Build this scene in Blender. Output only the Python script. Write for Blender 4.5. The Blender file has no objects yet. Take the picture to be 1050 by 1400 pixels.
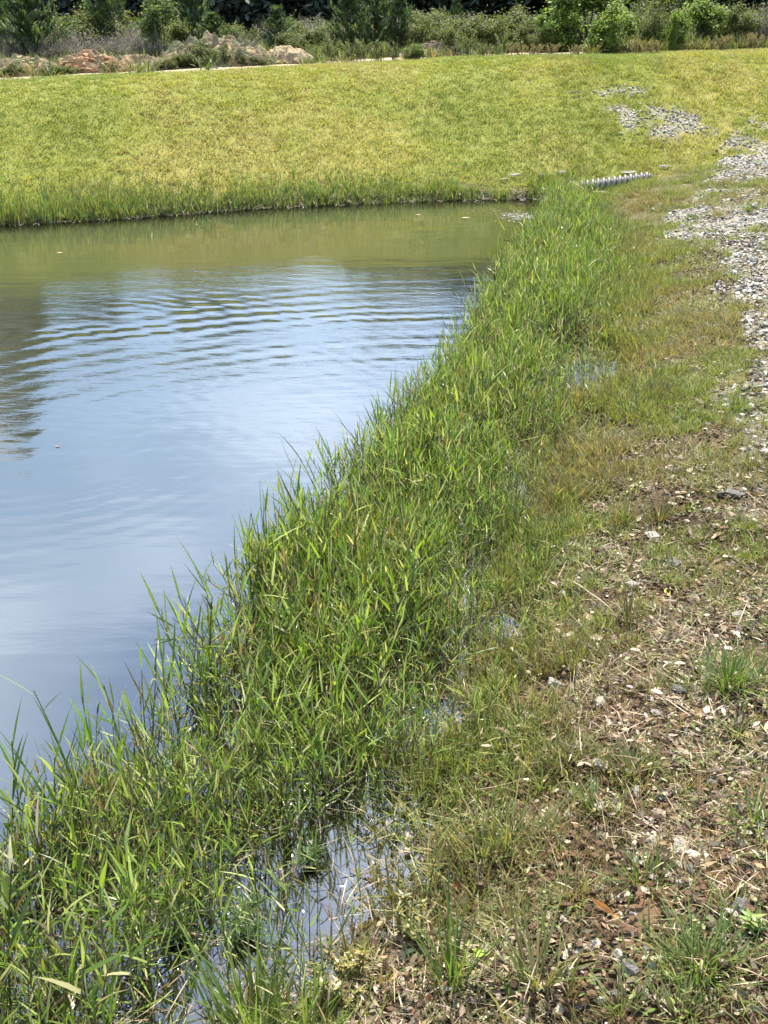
import bpy, bmesh, math
import numpy as np
from mathutils import Vector, Matrix

# ------------------------------------------------------------------ camera, sky, sun, exposure
SC = bpy.context.scene
COL = SC.collection
CAM_H, FPX, PITCH = 2.1, 1500.0, math.radians(24.5)
cam = bpy.data.cameras.new('camera'); cam_o = bpy.data.objects.new('camera', cam); COL.objects.link(cam_o)
cam.sensor_fit = 'VERTICAL'; cam.sensor_height = 24.0; cam.lens = 24.0 * FPX / 1400.0
cam.clip_start = 0.05; cam.clip_end = 3000
cam_o.location = (0, 0, CAM_H); cam_o.rotation_euler = (math.pi / 2 - PITCH, 0, 0)
SC.camera = cam_o

SUN_EL, SUN_AZ = math.radians(60), math.radians(14)      # azimuth clockwise from +Y (straight ahead)
world = bpy.data.worlds.new('World'); SC.world = world; world.use_nodes = True
wn, wl = world.node_tree.nodes, world.node_tree.links
wn.clear()
w_out = wn.new('ShaderNodeOutputWorld'); w_bg = wn.new('ShaderNodeBackground')
w_sky = wn.new('ShaderNodeTexSky'); w_sky.sky_type = 'NISHITA'; w_sky.sun_disc = False
w_sky.sun_elevation = SUN_EL; w_sky.sun_rotation = SUN_AZ
w_sky.air_density = 1.0; w_sky.dust_density = 0.6; w_sky.ozone_density = 2.2
w_bg.inputs['Strength'].default_value = 0.125
# soft fair-weather clouds over the whole dome
w_tc = wn.new('ShaderNodeTexCoord'); w_sep = wn.new('ShaderNodeSeparateXYZ')
wl.new(w_tc.outputs['Generated'], w_sep.inputs[0])
w_h = wn.new('ShaderNodeMath'); w_h.operation = 'MAXIMUM'; w_h.inputs[1].default_value = 0.0
wl.new(w_sep.outputs['Z'], w_h.inputs[0])
w_h2 = wn.new('ShaderNodeMath'); w_h2.operation = 'ADD'; w_h2.inputs[1].default_value = 0.125
wl.new(w_h.outputs[0], w_h2.inputs[0])
w_div = []
for ax in 'XY':
    d = wn.new('ShaderNodeMath'); d.operation = 'DIVIDE'
    wl.new(w_sep.outputs[ax], d.inputs[0]); wl.new(w_h2.outputs[0], d.inputs[1]); w_div.append(d)
w_cmb = wn.new('ShaderNodeCombineXYZ')
wl.new(w_div[0].outputs[0], w_cmb.inputs[0]); wl.new(w_div[1].outputs[0], w_cmb.inputs[1])
w_no = wn.new('ShaderNodeTexNoise'); w_no.inputs['Scale'].default_value = 0.9
w_no.inputs['Detail'].default_value = 3; w_no.inputs['Roughness'].default_value = 0.55
wl.new(w_cmb.outputs[0], w_no.inputs['Vector'])
w_rmp = wn.new('ShaderNodeValToRGB'); w_rmp.color_ramp.elements[0].position = 0.43; w_rmp.color_ramp.elements[1].position = 0.68
w_rmp.color_ramp.elements[1].color = (0.52, 0.52, 0.52, 1)
wl.new(w_no.outputs['Fac'], w_rmp.inputs[0])
w_mix = wn.new('ShaderNodeMix'); w_mix.data_type = 'RGBA'
wl.new(w_rmp.outputs[0], w_mix.inputs[0]); wl.new(w_sky.outputs[0], w_mix.inputs[6])
w_mix.inputs[7].default_value = (14, 15.3, 17, 1)
wl.new(w_mix.outputs[2], w_bg.inputs['Color']); wl.new(w_bg.outputs[0], w_out.inputs['Surface'])

sun = bpy.data.lights.new('sun', 'SUN'); sun_o = bpy.data.objects.new('sun', sun); COL.objects.link(sun_o)
sun.energy = 5.0; sun.angle = math.radians(0.53); sun.color = (1.0, 0.92, 0.79)
sd = Vector((math.sin(SUN_AZ) * math.cos(SUN_EL), math.cos(SUN_AZ) * math.cos(SUN_EL), math.sin(SUN_EL)))
sun_o.rotation_euler = (-sd).to_track_quat('-Z', 'Y').to_euler(); sun_o.location = (0, 0, 30)

SC.view_settings.view_transform = 'Standard'; SC.view_settings.look = 'None'
SC.view_settings.gamma = 1.0; SC.view_settings.use_curve_mapping = False
SC.view_settings.exposure = 1.38
SC.render.engine = 'CYCLES'
SC.cycles.max_bounces = 5; SC.cycles.diffuse_bounces = 2; SC.cycles.glossy_bounces = 3; SC.cycles.transmission_bounces = 4; SC.cycles.transparent_max_bounces = 6; SC.cycles.adaptive_threshold = 0.02
SC.cycles.caustics_reflective = False; SC.cycles.caustics_refractive = False
SC.cycles.use_denoising = True

# ------------------------------------------------------------------ helpers
rng = np.random.default_rng(7)
PI = math.pi
TAB = np.random.default_rng(99).random((256, 256))

def vnoise(x, y):
    x = np.asarray(x, float); y = np.asarray(y, float)
    ix = np.floor(x).astype(int); iy = np.floor(y).astype(int); fx = x - ix; fy = y - iy
    fx = fx * fx * (3 - 2 * fx); fy = fy * fy * (3 - 2 * fy)
    g = lambda a, b: TAB[a & 255, b & 255]
    return (g(ix, iy) * (1 - fx) + g(ix + 1, iy) * fx) * (1 - fy) + (g(ix, iy + 1) * (1 - fx) + g(ix + 1, iy + 1) * fx) * fy

def fbm(x, y, s=1.0, o=4, off=0.0):
    x = np.asarray(x, float) * s + off; y = np.asarray(y, float) * s + off * 1.7; a, t, n = 1.0, 0.0, 0.0
    for _ in range(o):
        t = t + a * vnoise(x, y); n += a; a *= 0.5; x = x * 2.03 + 13.1; y = y * 2.03 + 7.7
    return t / n

def sstep(a, b, x):
    t = np.clip((np.asarray(x, float) - a) / (b - a), 0, 1); return t * t * (3 - 2 * t)

def smax(a, b, k):
    h = np.clip(0.5 + 0.5 * (a - b) / k, 0, 1); return b * (1 - h) + a * h + k * h * (1 - h)

def smin(a, b, k):
    return -smax(-a, -b, k)

def raydir(px, py):
    a = (px - 525) / FPX; b = (py - 700) / FPX; c, s = math.cos(PITCH), math.sin(PITCH)
    return a, c - b * s, -(s + b * c)

def on_plane(px, py, z=0.0):
    d = raydir(px, py); t = (CAM_H - z) / -d[2]; return d[0] * t, d[1] * t

def on_ground(px, py):
    d = raydir(px, py); t = np.concatenate([np.arange(1.2, 8, .01), np.arange(8, 60, .03)])
    x, y, z = d[0] * t, d[1] * t, CAM_H + d[2] * t
    hit = np.nonzero(z < np.maximum(height(x, y), 0))[0]
    i = hit[0] if len(hit) else -1
    return float(x[i]), float(y[i])

def in_poly(px, py, poly):
    px = np.asarray(px); py = np.asarray(py); r = np.zeros(px.shape, bool); n = len(poly)
    for i in range(n):
        x1, y1 = poly[i]; x2, y2 = poly[(i + 1) % n]
        c = ((y1 > py) != (y2 > py)); r ^= c & (px < (x2 - x1) * (py - y1) / ((y2 - y1) + 1e-12) + x1)
    return r

def raw_mesh(name, V, F, col=None, smooth=False):
    """V (n,3); F (m,3) or (m,4) array or list of such arrays; col (n,3) linear colour attribute."""
    V = np.asarray(V, np.float32); Fs = F if isinstance(F, list) else [F]
    Fs = [np.asarray(f, np.int32) for f in Fs if len(f)]
    me = bpy.data.meshes.new(name)
    me.vertices.add(len(V)); me.vertices.foreach_set('co', V.ravel())
    idx = np.concatenate([f.ravel() for f in Fs]); tot = np.concatenate([np.full(len(f), f.shape[1], np.int32) for f in Fs])
    st = np.concatenate([[0], np.cumsum(tot)[:-1]]).astype(np.int32)
    me.loops.add(len(idx)); me.loops.foreach_set('vertex_index', idx)
    me.polygons.add(len(tot)); me.polygons.foreach_set('loop_start', st)
    me.polygons.foreach_set('use_smooth', np.full(len(tot), smooth))
    if col is not None: point_color(me, 'Col', col)
    me.update(calc_edges=True); me.validate()
    return me

def point_color(me, name, col):
    a = me.attributes.new(name, 'FLOAT_COLOR', 'POINT')
    c = np.ones((len(col), 4), np.float32); c[:, :3] = col; a.data.foreach_set('color', c.ravel())

def link(name, me, mat, parent=None, loc=None, rotz=0.0, scale=None):
    o = bpy.data.objects.new(name, me); COL.objects.link(o)
    if me is not None and mat is not None and not me.materials: me.materials.append(mat)
    if parent is not None: o.parent = parent
    if loc is not None: o.location = loc
    o.rotation_euler = (0, 0, rotz)
    if scale is not None: o.scale = scale if hasattr(scale, '__len__') else (scale,) * 3
    return o

def tag(o, label=None, cat=None, group=None, kind=None):
    if label: o['label'] = label
    if cat: o['category'] = cat
    if group: o['group'] = group
    if kind: o['kind'] = kind
    return o

class Soup:
    """Collects vertices, quads, triangles and colours into one mesh."""
    def __init__(s): s.V, s.Q, s.T, s.C, s.n = [], [], [], [], 0
    def add(s, V, Q=None, T=None, C=(0.1, 0.1, 0.1)):
        V = np.asarray(V, float).reshape(-1, 3)
        if Q is not None and len(Q): s.Q.append(np.asarray(Q) + s.n)
        if T is not None and len(T): s.T.append(np.asarray(T) + s.n)
        C = np.asarray(C, float); s.C.append(np.broadcast_to(C, (len(V), 3)) if C.ndim == 1 else C)
        s.V.append(V); s.n += len(V)
    def mesh(s, name, smooth=False):
        F = ([np.concatenate(s.Q)] if s.Q else []) + ([np.concatenate(s.T)] if s.T else [])
        return raw_mesh(name, np.concatenate(s.V), F, np.concatenate(s.C), smooth)

def ribbons(sp, base, az, el, L, W, bend, col, K=3, twist=0.0, fold=False, prof=None, tipcol=None):
    """N curved blades. base (N,3); az, el, L, W, bend, twist arrays; col (N,3)."""
    N = len(base); az = np.broadcast_to(az, N); el = np.broadcast_to(el, N); L = np.broadcast_to(L, N)
    W = np.broadcast_to(W, N); bend = np.broadcast_to(bend, N); twist = np.broadcast_to(twist, N)
    t = np.linspace(0, 1, K + 1)
    e = el[:, None] - bend[:, None] * ((t[:-1] + t[1:]) / 2)[None]
    d = np.stack([np.cos(e) * np.cos(az)[:, None], np.cos(e) * np.sin(az)[:, None], np.sin(e)], -1)
    P = np.zeros((N, K + 1, 3)); P[:, 0] = base
    P[:, 1:] = base[:, None] + np.cumsum(d * (L / K)[:, None, None], 1)
    side = np.stack([-np.sin(az), np.cos(az), np.zeros(N)], -1)
    up = np.cross(d.mean(1), side)
    side = side * np.cos(twist)[:, None] + up * np.sin(twist)[:, None]
    if prof is None: prof = np.where(t < 0.3, 0.65 + 0.35 * t / 0.3, np.maximum(1 - ((t - 0.3) / 0.7) ** 1.6, 0.06))
    off = side[:, None] * (W[:, None] * prof[None] * 0.5)[..., None]
    V = np.stack([P - off, P + off], 2).reshape(-1, 3)
    b = (np.arange(N) * (K + 1) * 2)[:, None] + (np.arange(K) * 2)[None]
    Q = np.stack([b, b + 1, b + 3, b + 2], -1).reshape(-1, 4)
    C = np.repeat(np.asarray(col)[:, None], (K + 1) * 2, 1)
    if tipcol is not None:
        w = np.repeat(t, 2)[None, :, None] ** 2; C = C * (1 - w) + np.asarray(tipcol)[:, None] * w
    sp.add(V, Q, None, C.reshape(-1, 3))
    return P

def tubes(sp, P, R, col, sides=3):
    """P (N,K,3) centre lines, R (K,) or (N,K) radii; col (N,3)."""
    P = np.asarray(P, float); N, K, _ = P.shape; R = np.broadcast_to(R, (N, K))
    d = np.gradient(P, axis=1); d /= np.linalg.norm(d, axis=2, keepdims=True) + 1e-9
    ref = np.where(np.abs(d[..., 2:3]) > 0.9, np.array([1.0, 0, 0]), np.array([0, 0, 1.0]))
    u = np.cross(d, ref); u /= np.linalg.norm(u, axis=2, keepdims=True) + 1e-9; v = np.cross(d, u)
    a = np.arange(sides) / sides * 2 * PI
    V = P[:, :, None] + R[..., None, None] * (np.cos(a)[:, None] * u[:, :, None] + np.sin(a)[:, None] * v[:, :, None])
    i = np.arange(sides); j = (i + 1) % sides
    k = np.arange(K - 1)[:, None] * sides
    q = np.stack([k + i, k + j, k + sides + j, k + sides + i], -1).reshape(-1, 4)
    Q = (q[None] + (np.arange(N) * K * sides)[:, None, None]).reshape(-1, 4)
    C = np.repeat(np.asarray(col)[:, None], K * sides, 1).reshape(-1, 3)
    sp.add(V.reshape(-1, 3), Q, None, C)

def pick(pal, n, jit=0.18, w=None, r=rng):
    pal = np.asarray(pal, float); c = pal[r.choice(len(pal), n, p=None if w is None else np.asarray(w) / np.sum(w))]
    return np.clip(c * (1 + r.normal(0, jit, (n, 1))) * (1 + r.normal(0, jit * .35, (n, 3))), 0.004, 0.95)

def instanced(name, variants, mat, x, y, z, rot, scl, idx, label, cat):
    """one 'stuff' object: its points carry the small plants of `variants` (geometry nodes)"""
    vc = bpy.data.collections.new(name + '_kinds')
    for k, me in enumerate(variants):
        if not me.materials: me.materials.append(mat)
        vc.objects.link(bpy.data.objects.new('%s_kind_%03d' % (name, k), me))
    me = bpy.data.meshes.new(name); n = len(x); me.vertices.add(n); me.vertices.foreach_set('co', np.stack([x, y, z], -1).astype(np.float32).ravel())
    a = me.attributes.new('spin', 'FLOAT_VECTOR', 'POINT'); a.data.foreach_set('vector', np.asarray(rot, np.float32).ravel())
    a = me.attributes.new('size', 'FLOAT', 'POINT'); a.data.foreach_set('value', np.asarray(scl, np.float32))
    a = me.attributes.new('which', 'INT', 'POINT'); a.data.foreach_set('value', np.asarray(idx, np.int32))
    me.materials.append(mat)
    ng = bpy.data.node_groups.new(name + '_scatter', 'GeometryNodeTree')
    ng.interface.new_socket('Geometry', in_out='INPUT', socket_type='NodeSocketGeometry'); ng.interface.new_socket('Geometry', in_out='OUTPUT', socket_type='NodeSocketGeometry')
    gi = ng.nodes.new('NodeGroupInput'); go = ng.nodes.new('NodeGroupOutput'); ip = ng.nodes.new('GeometryNodeInstanceOnPoints'); ci = ng.nodes.new('GeometryNodeCollectionInfo')
    ci.inputs['Collection'].default_value = vc; ci.inputs['Separate Children'].default_value = True; ci.inputs['Reset Children'].default_value = True
    def att(nm, ty):
        q = ng.nodes.new('GeometryNodeInputNamedAttribute'); q.data_type = ty; q.inputs['Name'].default_value = nm; return q.outputs['Attribute']
    ng.links.new(gi.outputs[0], ip.inputs['Points']); ng.links.new(ci.outputs[0], ip.inputs['Instance']); ip.inputs['Pick Instance'].default_value = True
    ng.links.new(att('which', 'INT'), ip.inputs['Instance Index']); ng.links.new(att('spin', 'FLOAT_VECTOR'), ip.inputs['Rotation']); ng.links.new(att('size', 'FLOAT'), ip.inputs['Scale'])
    ng.links.new(ip.outputs[0], go.inputs[0])
    o = link(name, me, mat); md = o.modifiers.new('scatter', 'NODES'); md.node_group = ng
    return tag(o, label, cat, kind='stuff')

# ------------------------------------------------------------------ materials
def material(name):
    m = bpy.data.materials.new(name); m.use_nodes = True; nt = m.node_tree; nt.nodes.clear()
    out = nt.nodes.new('ShaderNodeOutputMaterial'); return m, nt, out

def N(nt, typ, **kw):
    n = nt.nodes.new(typ)
    for k, v in kw.items():
        if k in n.inputs: n.inputs[k].default_value = v
        else: setattr(n, k, v)
    return n

def leaf_mat(name, transl=0.4, rough=0.42, spec=0.4, tint=(1.15, 1.2, 0.6)):
    m, nt, out = material(name)
    a = N(nt, 'ShaderNodeAttribute', attribute_name='Col')
    p = N(nt, 'ShaderNodeBsdfPrincipled', Roughness=rough); p.inputs['Specular IOR Level'].default_value = spec
    tr = N(nt, 'ShaderNodeBsdfTranslucent'); mx = N(nt, 'ShaderNodeMixShader'); mx.inputs[0].default_value = transl
    mu = N(nt, 'ShaderNodeMix', data_type='RGBA', blend_type='MULTIPLY'); mu.inputs[0].default_value = 1.0
    mu.inputs[7].default_value = (*tint, 1)
    nt.links.new(a.outputs['Color'], p.inputs['Base Color']); nt.links.new(a.outputs['Color'], mu.inputs[6])
    nt.links.new(mu.outputs[2], tr.inputs['Color'])
    nt.links.new(p.outputs[0], mx.inputs[1]); nt.links.new(tr.outputs[0], mx.inputs[2]); nt.links.new(mx.outputs[0], out.inputs[0])
    return m

def solid_mat(name, rough=0.85, nscale=30.0, namt=0.35, bump=0.3, bdist=0.01, attr='Col', color=None, spec=0.3):
    m, nt, out = material(name)
    p = N(nt, 'ShaderNodeBsdfPrincipled', Roughness=rough); p.inputs['Specular IOR Level'].default_value = spec
    tc = N(nt, 'ShaderNodeTexCoord'); no = N(nt, 'ShaderNodeTexNoise', Scale=nscale, Detail=6.0, Roughness=0.65)
    nt.links.new(tc.outputs['Object'], no.inputs['Vector'])
    mr = N(nt, 'ShaderNodeMapRange'); mr.inputs[1].default_value = 0.25; mr.inputs[2].default_value = 0.75
    mr.inputs[3].default_value = 1 - namt; mr.inputs[4].default_value = 1 + namt
    nt.links.new(no.outputs['Fac'], mr.inputs[0])
    mu = N(nt, 'ShaderNodeVectorMath', operation='SCALE')
    if color is None:
        a = N(nt, 'ShaderNodeAttribute', attribute_name=attr); nt.links.new(a.outputs['Color'], mu.inputs[0])
    else: mu.inputs[0].default_value = color
    nt.links.new(mr.outputs[0], mu.inputs['Scale']); nt.links.new(mu.outputs[0], p.inputs['Base Color'])
    b = N(nt, 'ShaderNodeBump', Strength=bump, Distance=bdist); nt.links.new(no.outputs['Fac'], b.inputs['Height'])
    nt.links.new(b.outputs[0], p.inputs['Normal']); nt.links.new(p.outputs[0], out.inputs[0])
    return m

M_REED = leaf_mat('reed_leaf', 0.37, 0.36, 0.45)
M_GRASS = leaf_mat('grass_blade', 0.40, 0.5, 0.35)
M_LITTER = leaf_mat('dry_litter', 0.12, 0.6, 0.3, (1.1, 1.0, 0.8))
M_BUSH = leaf_mat('bush_leaf', 0.38, 0.6, 0.18)
M_FOREST = leaf_mat('forest_leaf', 0.10, 0.6, 0.2)
M_BARK = solid_mat('bark', 0.9, 25, 0.4, 0.5, 0.02, color=(0.09, 0.075, 0.06))
M_STONE = solid_mat('stone', 0.8, 45, 0.35, 0.5, 0.006)
M_DIRT = solid_mat('dirt', 0.95, 14, 0.35, 0.7, 0.03)

# ------------------------------------------------------------------ terrain shape
WL_Y = [-6, 0, 1.8, 2.05, 2.3, 2.9, 3.5, 4.6, 7.1, 9, 11.2, 13, 16, 40]
WL_X = [-2.0, -.62, -.22, 0, .13, .27, .47, .73, 1.49, 2.0, 2.4, 2.45, 2.5, 3]
RO_Y = [-6, 0, 1.8, 2.3, 2.76, 3.22, 3.87, 4.49, 5.18, 6.53, 7.06, 7.9, 9.54, 11.46, 13.2, 16]
RO_X = [-3.5, -2.05, -1.25, -.97, -.78, -.59, -.44, -.24, -.02, .41, .50, .69, 1.10, 1.65, 1.95, 2.1]
FS_X = [-40, -14, -10, -4.16, -3.05, -1.5, -.22, .85, 1.74, 4, 10, 30]
FS_Y = [-6, 7.5, 9.9, 12.1, 12.46, 13.2, 13.62, 13.86, 13.95, 14.1, 14.6, 16]
def water_x(y): return np.interp(y, WL_Y, WL_X)
def reed_x(y): return np.interp(y, RO_Y, RO_X)
def far_y(x): return np.interp(x, FS_X, FS_Y)

def height(X, Y):
    X = np.asarray(X, float); Y = np.asarray(Y, float)
    dr = X - water_x(Y) + 0.10 * (fbm(X, Y, 2.2, 3, 5) - .5)
    belt = np.maximum(water_x(Y) - reed_x(Y), .3)
    zr = np.where(dr > 0, 0.85 * (1 - np.exp(-np.maximum(dr, 0) * 0.30)),
                  np.where(dr > -belt, 0.045 * dr / belt, -0.045 + 0.22 * (dr + belt)))
    zr = zr + np.where(dr > -belt, 1, .2) * (0.05 * (fbm(X, Y, 3.0, 3, 1) - .5) + 0.035 * (fbm(X, Y, 9, 3, 2) - .5))
    df = Y - far_y(X) + 0.12 * (fbm(X, Y, 1.6, 3, 8) - .5)
    crest = np.clip(1.42 + 0.022 * X, 1.15, 1.75) + 0.10 * (fbm(X, Y, .25, 2, 3) - .5)
    ramp = 0.04 * sstep(-.02, .06, df) + 0.46 * np.maximum(df, 0)
    zf = np.where(df > 0, smin(ramp, crest, 0.30), 0.3 * df) + np.where(df > .15, 0.05 * (fbm(X, Y, .8, 3, 4) - .5), 0)
    dl = -14 - X; zl = np.where(dl > 0, smin(.35 * dl, 1.3 + 0 * X, .3), .3 * dl)
    dn = -5 - Y; zn = np.where(dn > 0, smin(.3 * dn, 1.0 + 0 * X, .3), .3 * dn)
    pud = gap(X, Y); zr = zr * (1 - pud) + np.minimum(zr, -.035) * pud
    z = smax(smax(zr, zf, .08), smax(zl, zn, .1), .08)
    far = np.hypot(X, Y - 20)
    z = z + sstep(45, 400, far) * 3.0 * (fbm(X, Y, .012, 3, 6) - .3)
    return np.maximum(z, -0.9)

# ---- puddles, seen as openings in the marsh grass
GAPS = [(on_plane(px, py), rad) for px, py, rad in ((585, 960, .17), (520, 1090, .10), (475, 1190, .11), (425, 1290, .10), (340, 1310, .09), (430, 1365, .09), (260, 1355, .13), (795, 500, .42), (690, 865, .09), (722, 690, .10), (330, 1235, .09), (560, 1180, .08), (640, 905, .07))]
def gap(x, y):
    g = np.zeros_like(x)
    for (a, b), rad in GAPS: g = np.maximum(g, 1 - sstep(.55, 1.25, np.hypot(x - a, (y - b) / 1.35) / rad))
    return g


# ---- regions traced on the photograph and laid on the ground
def ground_poly(pts): return [on_ground(*p) for p in pts]
TRACK = ground_poly([(1090, 150), (1000, 172), (985, 205), (972, 245), (925, 285), (890, 318), (925, 335), (975, 325), (990, 345), (985, 390), (1010, 440), (1028, 475), (1090, 490)])
TRACK2 = ground_poly([(1090, 490), (1030, 500), (990, 560), (1020, 600), (1000, 690), (1040, 740), (1100, 760)])
PATCH_A = ground_poly([(822, 148), (858, 143), (935, 158), (978, 178), (920, 190), (880, 190)])
PATCH_B = ground_poly([(778, 124), (830, 118), (890, 121), (882, 130), (800, 134)])

def gravel_mask(X, Y):
    j = 0.3 * (fbm(X, Y, 4.0, 3, 11) - .5); k = 0.4 * (fbm(X, Y, 4.0, 3, 17) - .5)
    m = in_poly(X + j, Y + k, TRACK) * 1.0 + in_poly(X + j, Y + k, TRACK2) * .6
    p = in_poly(X + j, Y + k, PATCH_A) * sstep(.22, .42, fbm(X, Y, 3.5, 3, 29)) + in_poly(X + j, Y + k * .6, PATCH_B) * .8 * sstep(.32, .5, fbm(X, Y, 3.5, 3, 29))
    return np.clip(np.clip(m, 0, 1) * sstep(.40, .58, fbm(X, Y, 2.2, 3, 23) + .11) + p, 0, 1)

def lawn_mask(X, Y):
    df = Y - far_y(X); dr = X - water_x(Y)
    m = sstep(-.05, .5, df + .6 * (fbm(X, Y, 1.2, 3, 31) - .5))
    edge = crest_y(X) + .9 * (fbm(X, Y, .9, 3, 37) - .5)
    return m * (1 - sstep(-.3, .5, Y - edge))

def crest_y(X): return far_y(X) + 3.9 + np.clip(X, -6, 10) * .12

# ---- ground sheet
def lines(fine, *coarse):
    return np.unique(np.round(np.concatenate([fine, *coarse]), 4))
gx = lines(np.arange(-2.0, 4.0, .035), np.arange(-7, -2, .10), np.arange(4, 10, .10), np.arange(-20, -7, .5), np.arange(10, 24, .5),
           np.array([-900, -600, -400, -250, -160, -100, -70, -50, -40, -34, -29, -26, -23]), np.array([24, 27, 31, 36, 42, 50, 65, 90, 140, 220, 350, 600, 900]))
gy = lines(np.arange(1.0, 8.0, .035), np.arange(8, 15, .06), np.arange(15, 26, .15), np.arange(26, 45, .6), np.arange(-8, 1, .3),
           np.array([-300, -150, -80, -40, -25, -15, -11]), np.array([45, 48, 52, 58, 65, 75, 90, 120, 170, 250, 400, 650, 1000, 1500]))
GX, GY = np.meshgrid(gx, gy); GZ = height(GX, GY)
near = (GX > -2) & (GX < 4) & (GY < 13)
GZ = GZ + near * (GZ > -.1) * (0.034 * (fbm(GX, GY, 15, 2, 41) - .5))
nx, ny = len(gx), len(gy)
i = np.arange(ny - 1)[:, None] * nx + np.arange(nx - 1)[None]
GQ = np.stack([i, i + 1, i + nx + 1, i + nx], -1).reshape(-1, 4)
g_me = raw_mesh('ground', np.stack([GX, GY, GZ], -1).reshape(-1, 3), GQ, None, True)
X_, Y_ = GX.ravel(), GY.ravel(); Z_ = GZ.ravel()
sn = sstep(.3, .7, fbm(X_, Y_, 5, 4, 51)); soil = np.stack([.035 + .080 * sn, .022 + .052 * sn, .012 + .028 * sn], -1)
olive = (sstep(3.5, 6.5, Y_) * .6)[:, None]; soil = soil * (1 - olive) + np.array([.10, .10, .04]) * olive
lawn = lawn_mask(X_, Y_)[:, None]
l1 = fbm(X_, Y_, .9, 4, 61)[:, None]
lawnc = np.array([.16, .17, .035]) * (1 - sstep(.4, .65, l1)) + np.array([.21, .19, .05]) * sstep(.4, .65, l1)
dfv = (Y_ - far_y(X_))[:, None]
meadow = np.array([.11, .12, .04]); sand = np.array([.36, .29, .19])
back = sstep(-.3, .5, Y_ - crest_y(X_))[:, None]
strip = back * (1 - sstep(1.6, 2.6, (Y_ - crest_y(X_) + .8 * (fbm(X_, Y_, 1.1, 3, 71) - .5))[:, None])) * (1 - sstep(3.2, 4.5, X_))[:, None]
c = soil * (1 - lawn) + lawnc * lawn
c = c * (1 - back) + np.array([.10, .095, .05]) * back
c = c * (1 - strip) + sand * strip
gm = gravel_mask(X_, Y_)[:, None] * .7
c = c * (1 - gm) + np.array([.22, .195, .155]) * gm
wetc = np.array([.045, .034, .018]); wet = (1 - sstep(.0, .07, Z_))[:, None]
c = c * (1 - wet) + wetc * wet
point_color(g_me, 'Col', c)
M_GROUND = solid_mat('ground', 0.95, 40, 0.45, 0.8, 0.012, spec=0.15)
tag(link('ground', g_me, M_GROUND), 'earth bank and lawn around the pond', 'ground', kind='structure')

# ---- pond water
wx = np.concatenate([np.arange(-14.8, -3, .4), np.arange(-3, 3.2, .05)]); wy = np.concatenate([np.arange(-5.8, 1, .4), np.arange(1, 15.2, .05)])
WX, WY = np.meshgrid(wx, wy); nx, ny = len(wx), len(wy)
i = np.arange(ny - 1)[:, None] * nx + np.arange(nx - 1)[None]
w_me = raw_mesh('water', np.stack([WX, WY, 0 * WX], -1).reshape(-1, 3), np.stack([i, i + 1, i + nx + 1, i + nx], -1).reshape(-1, 4), None, True)
dep = np.clip(-height(WX, WY).ravel() / .22, 0, 1)
point_color(w_me, 'Depth', np.repeat(dep[:, None], 3, 1))

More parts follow.
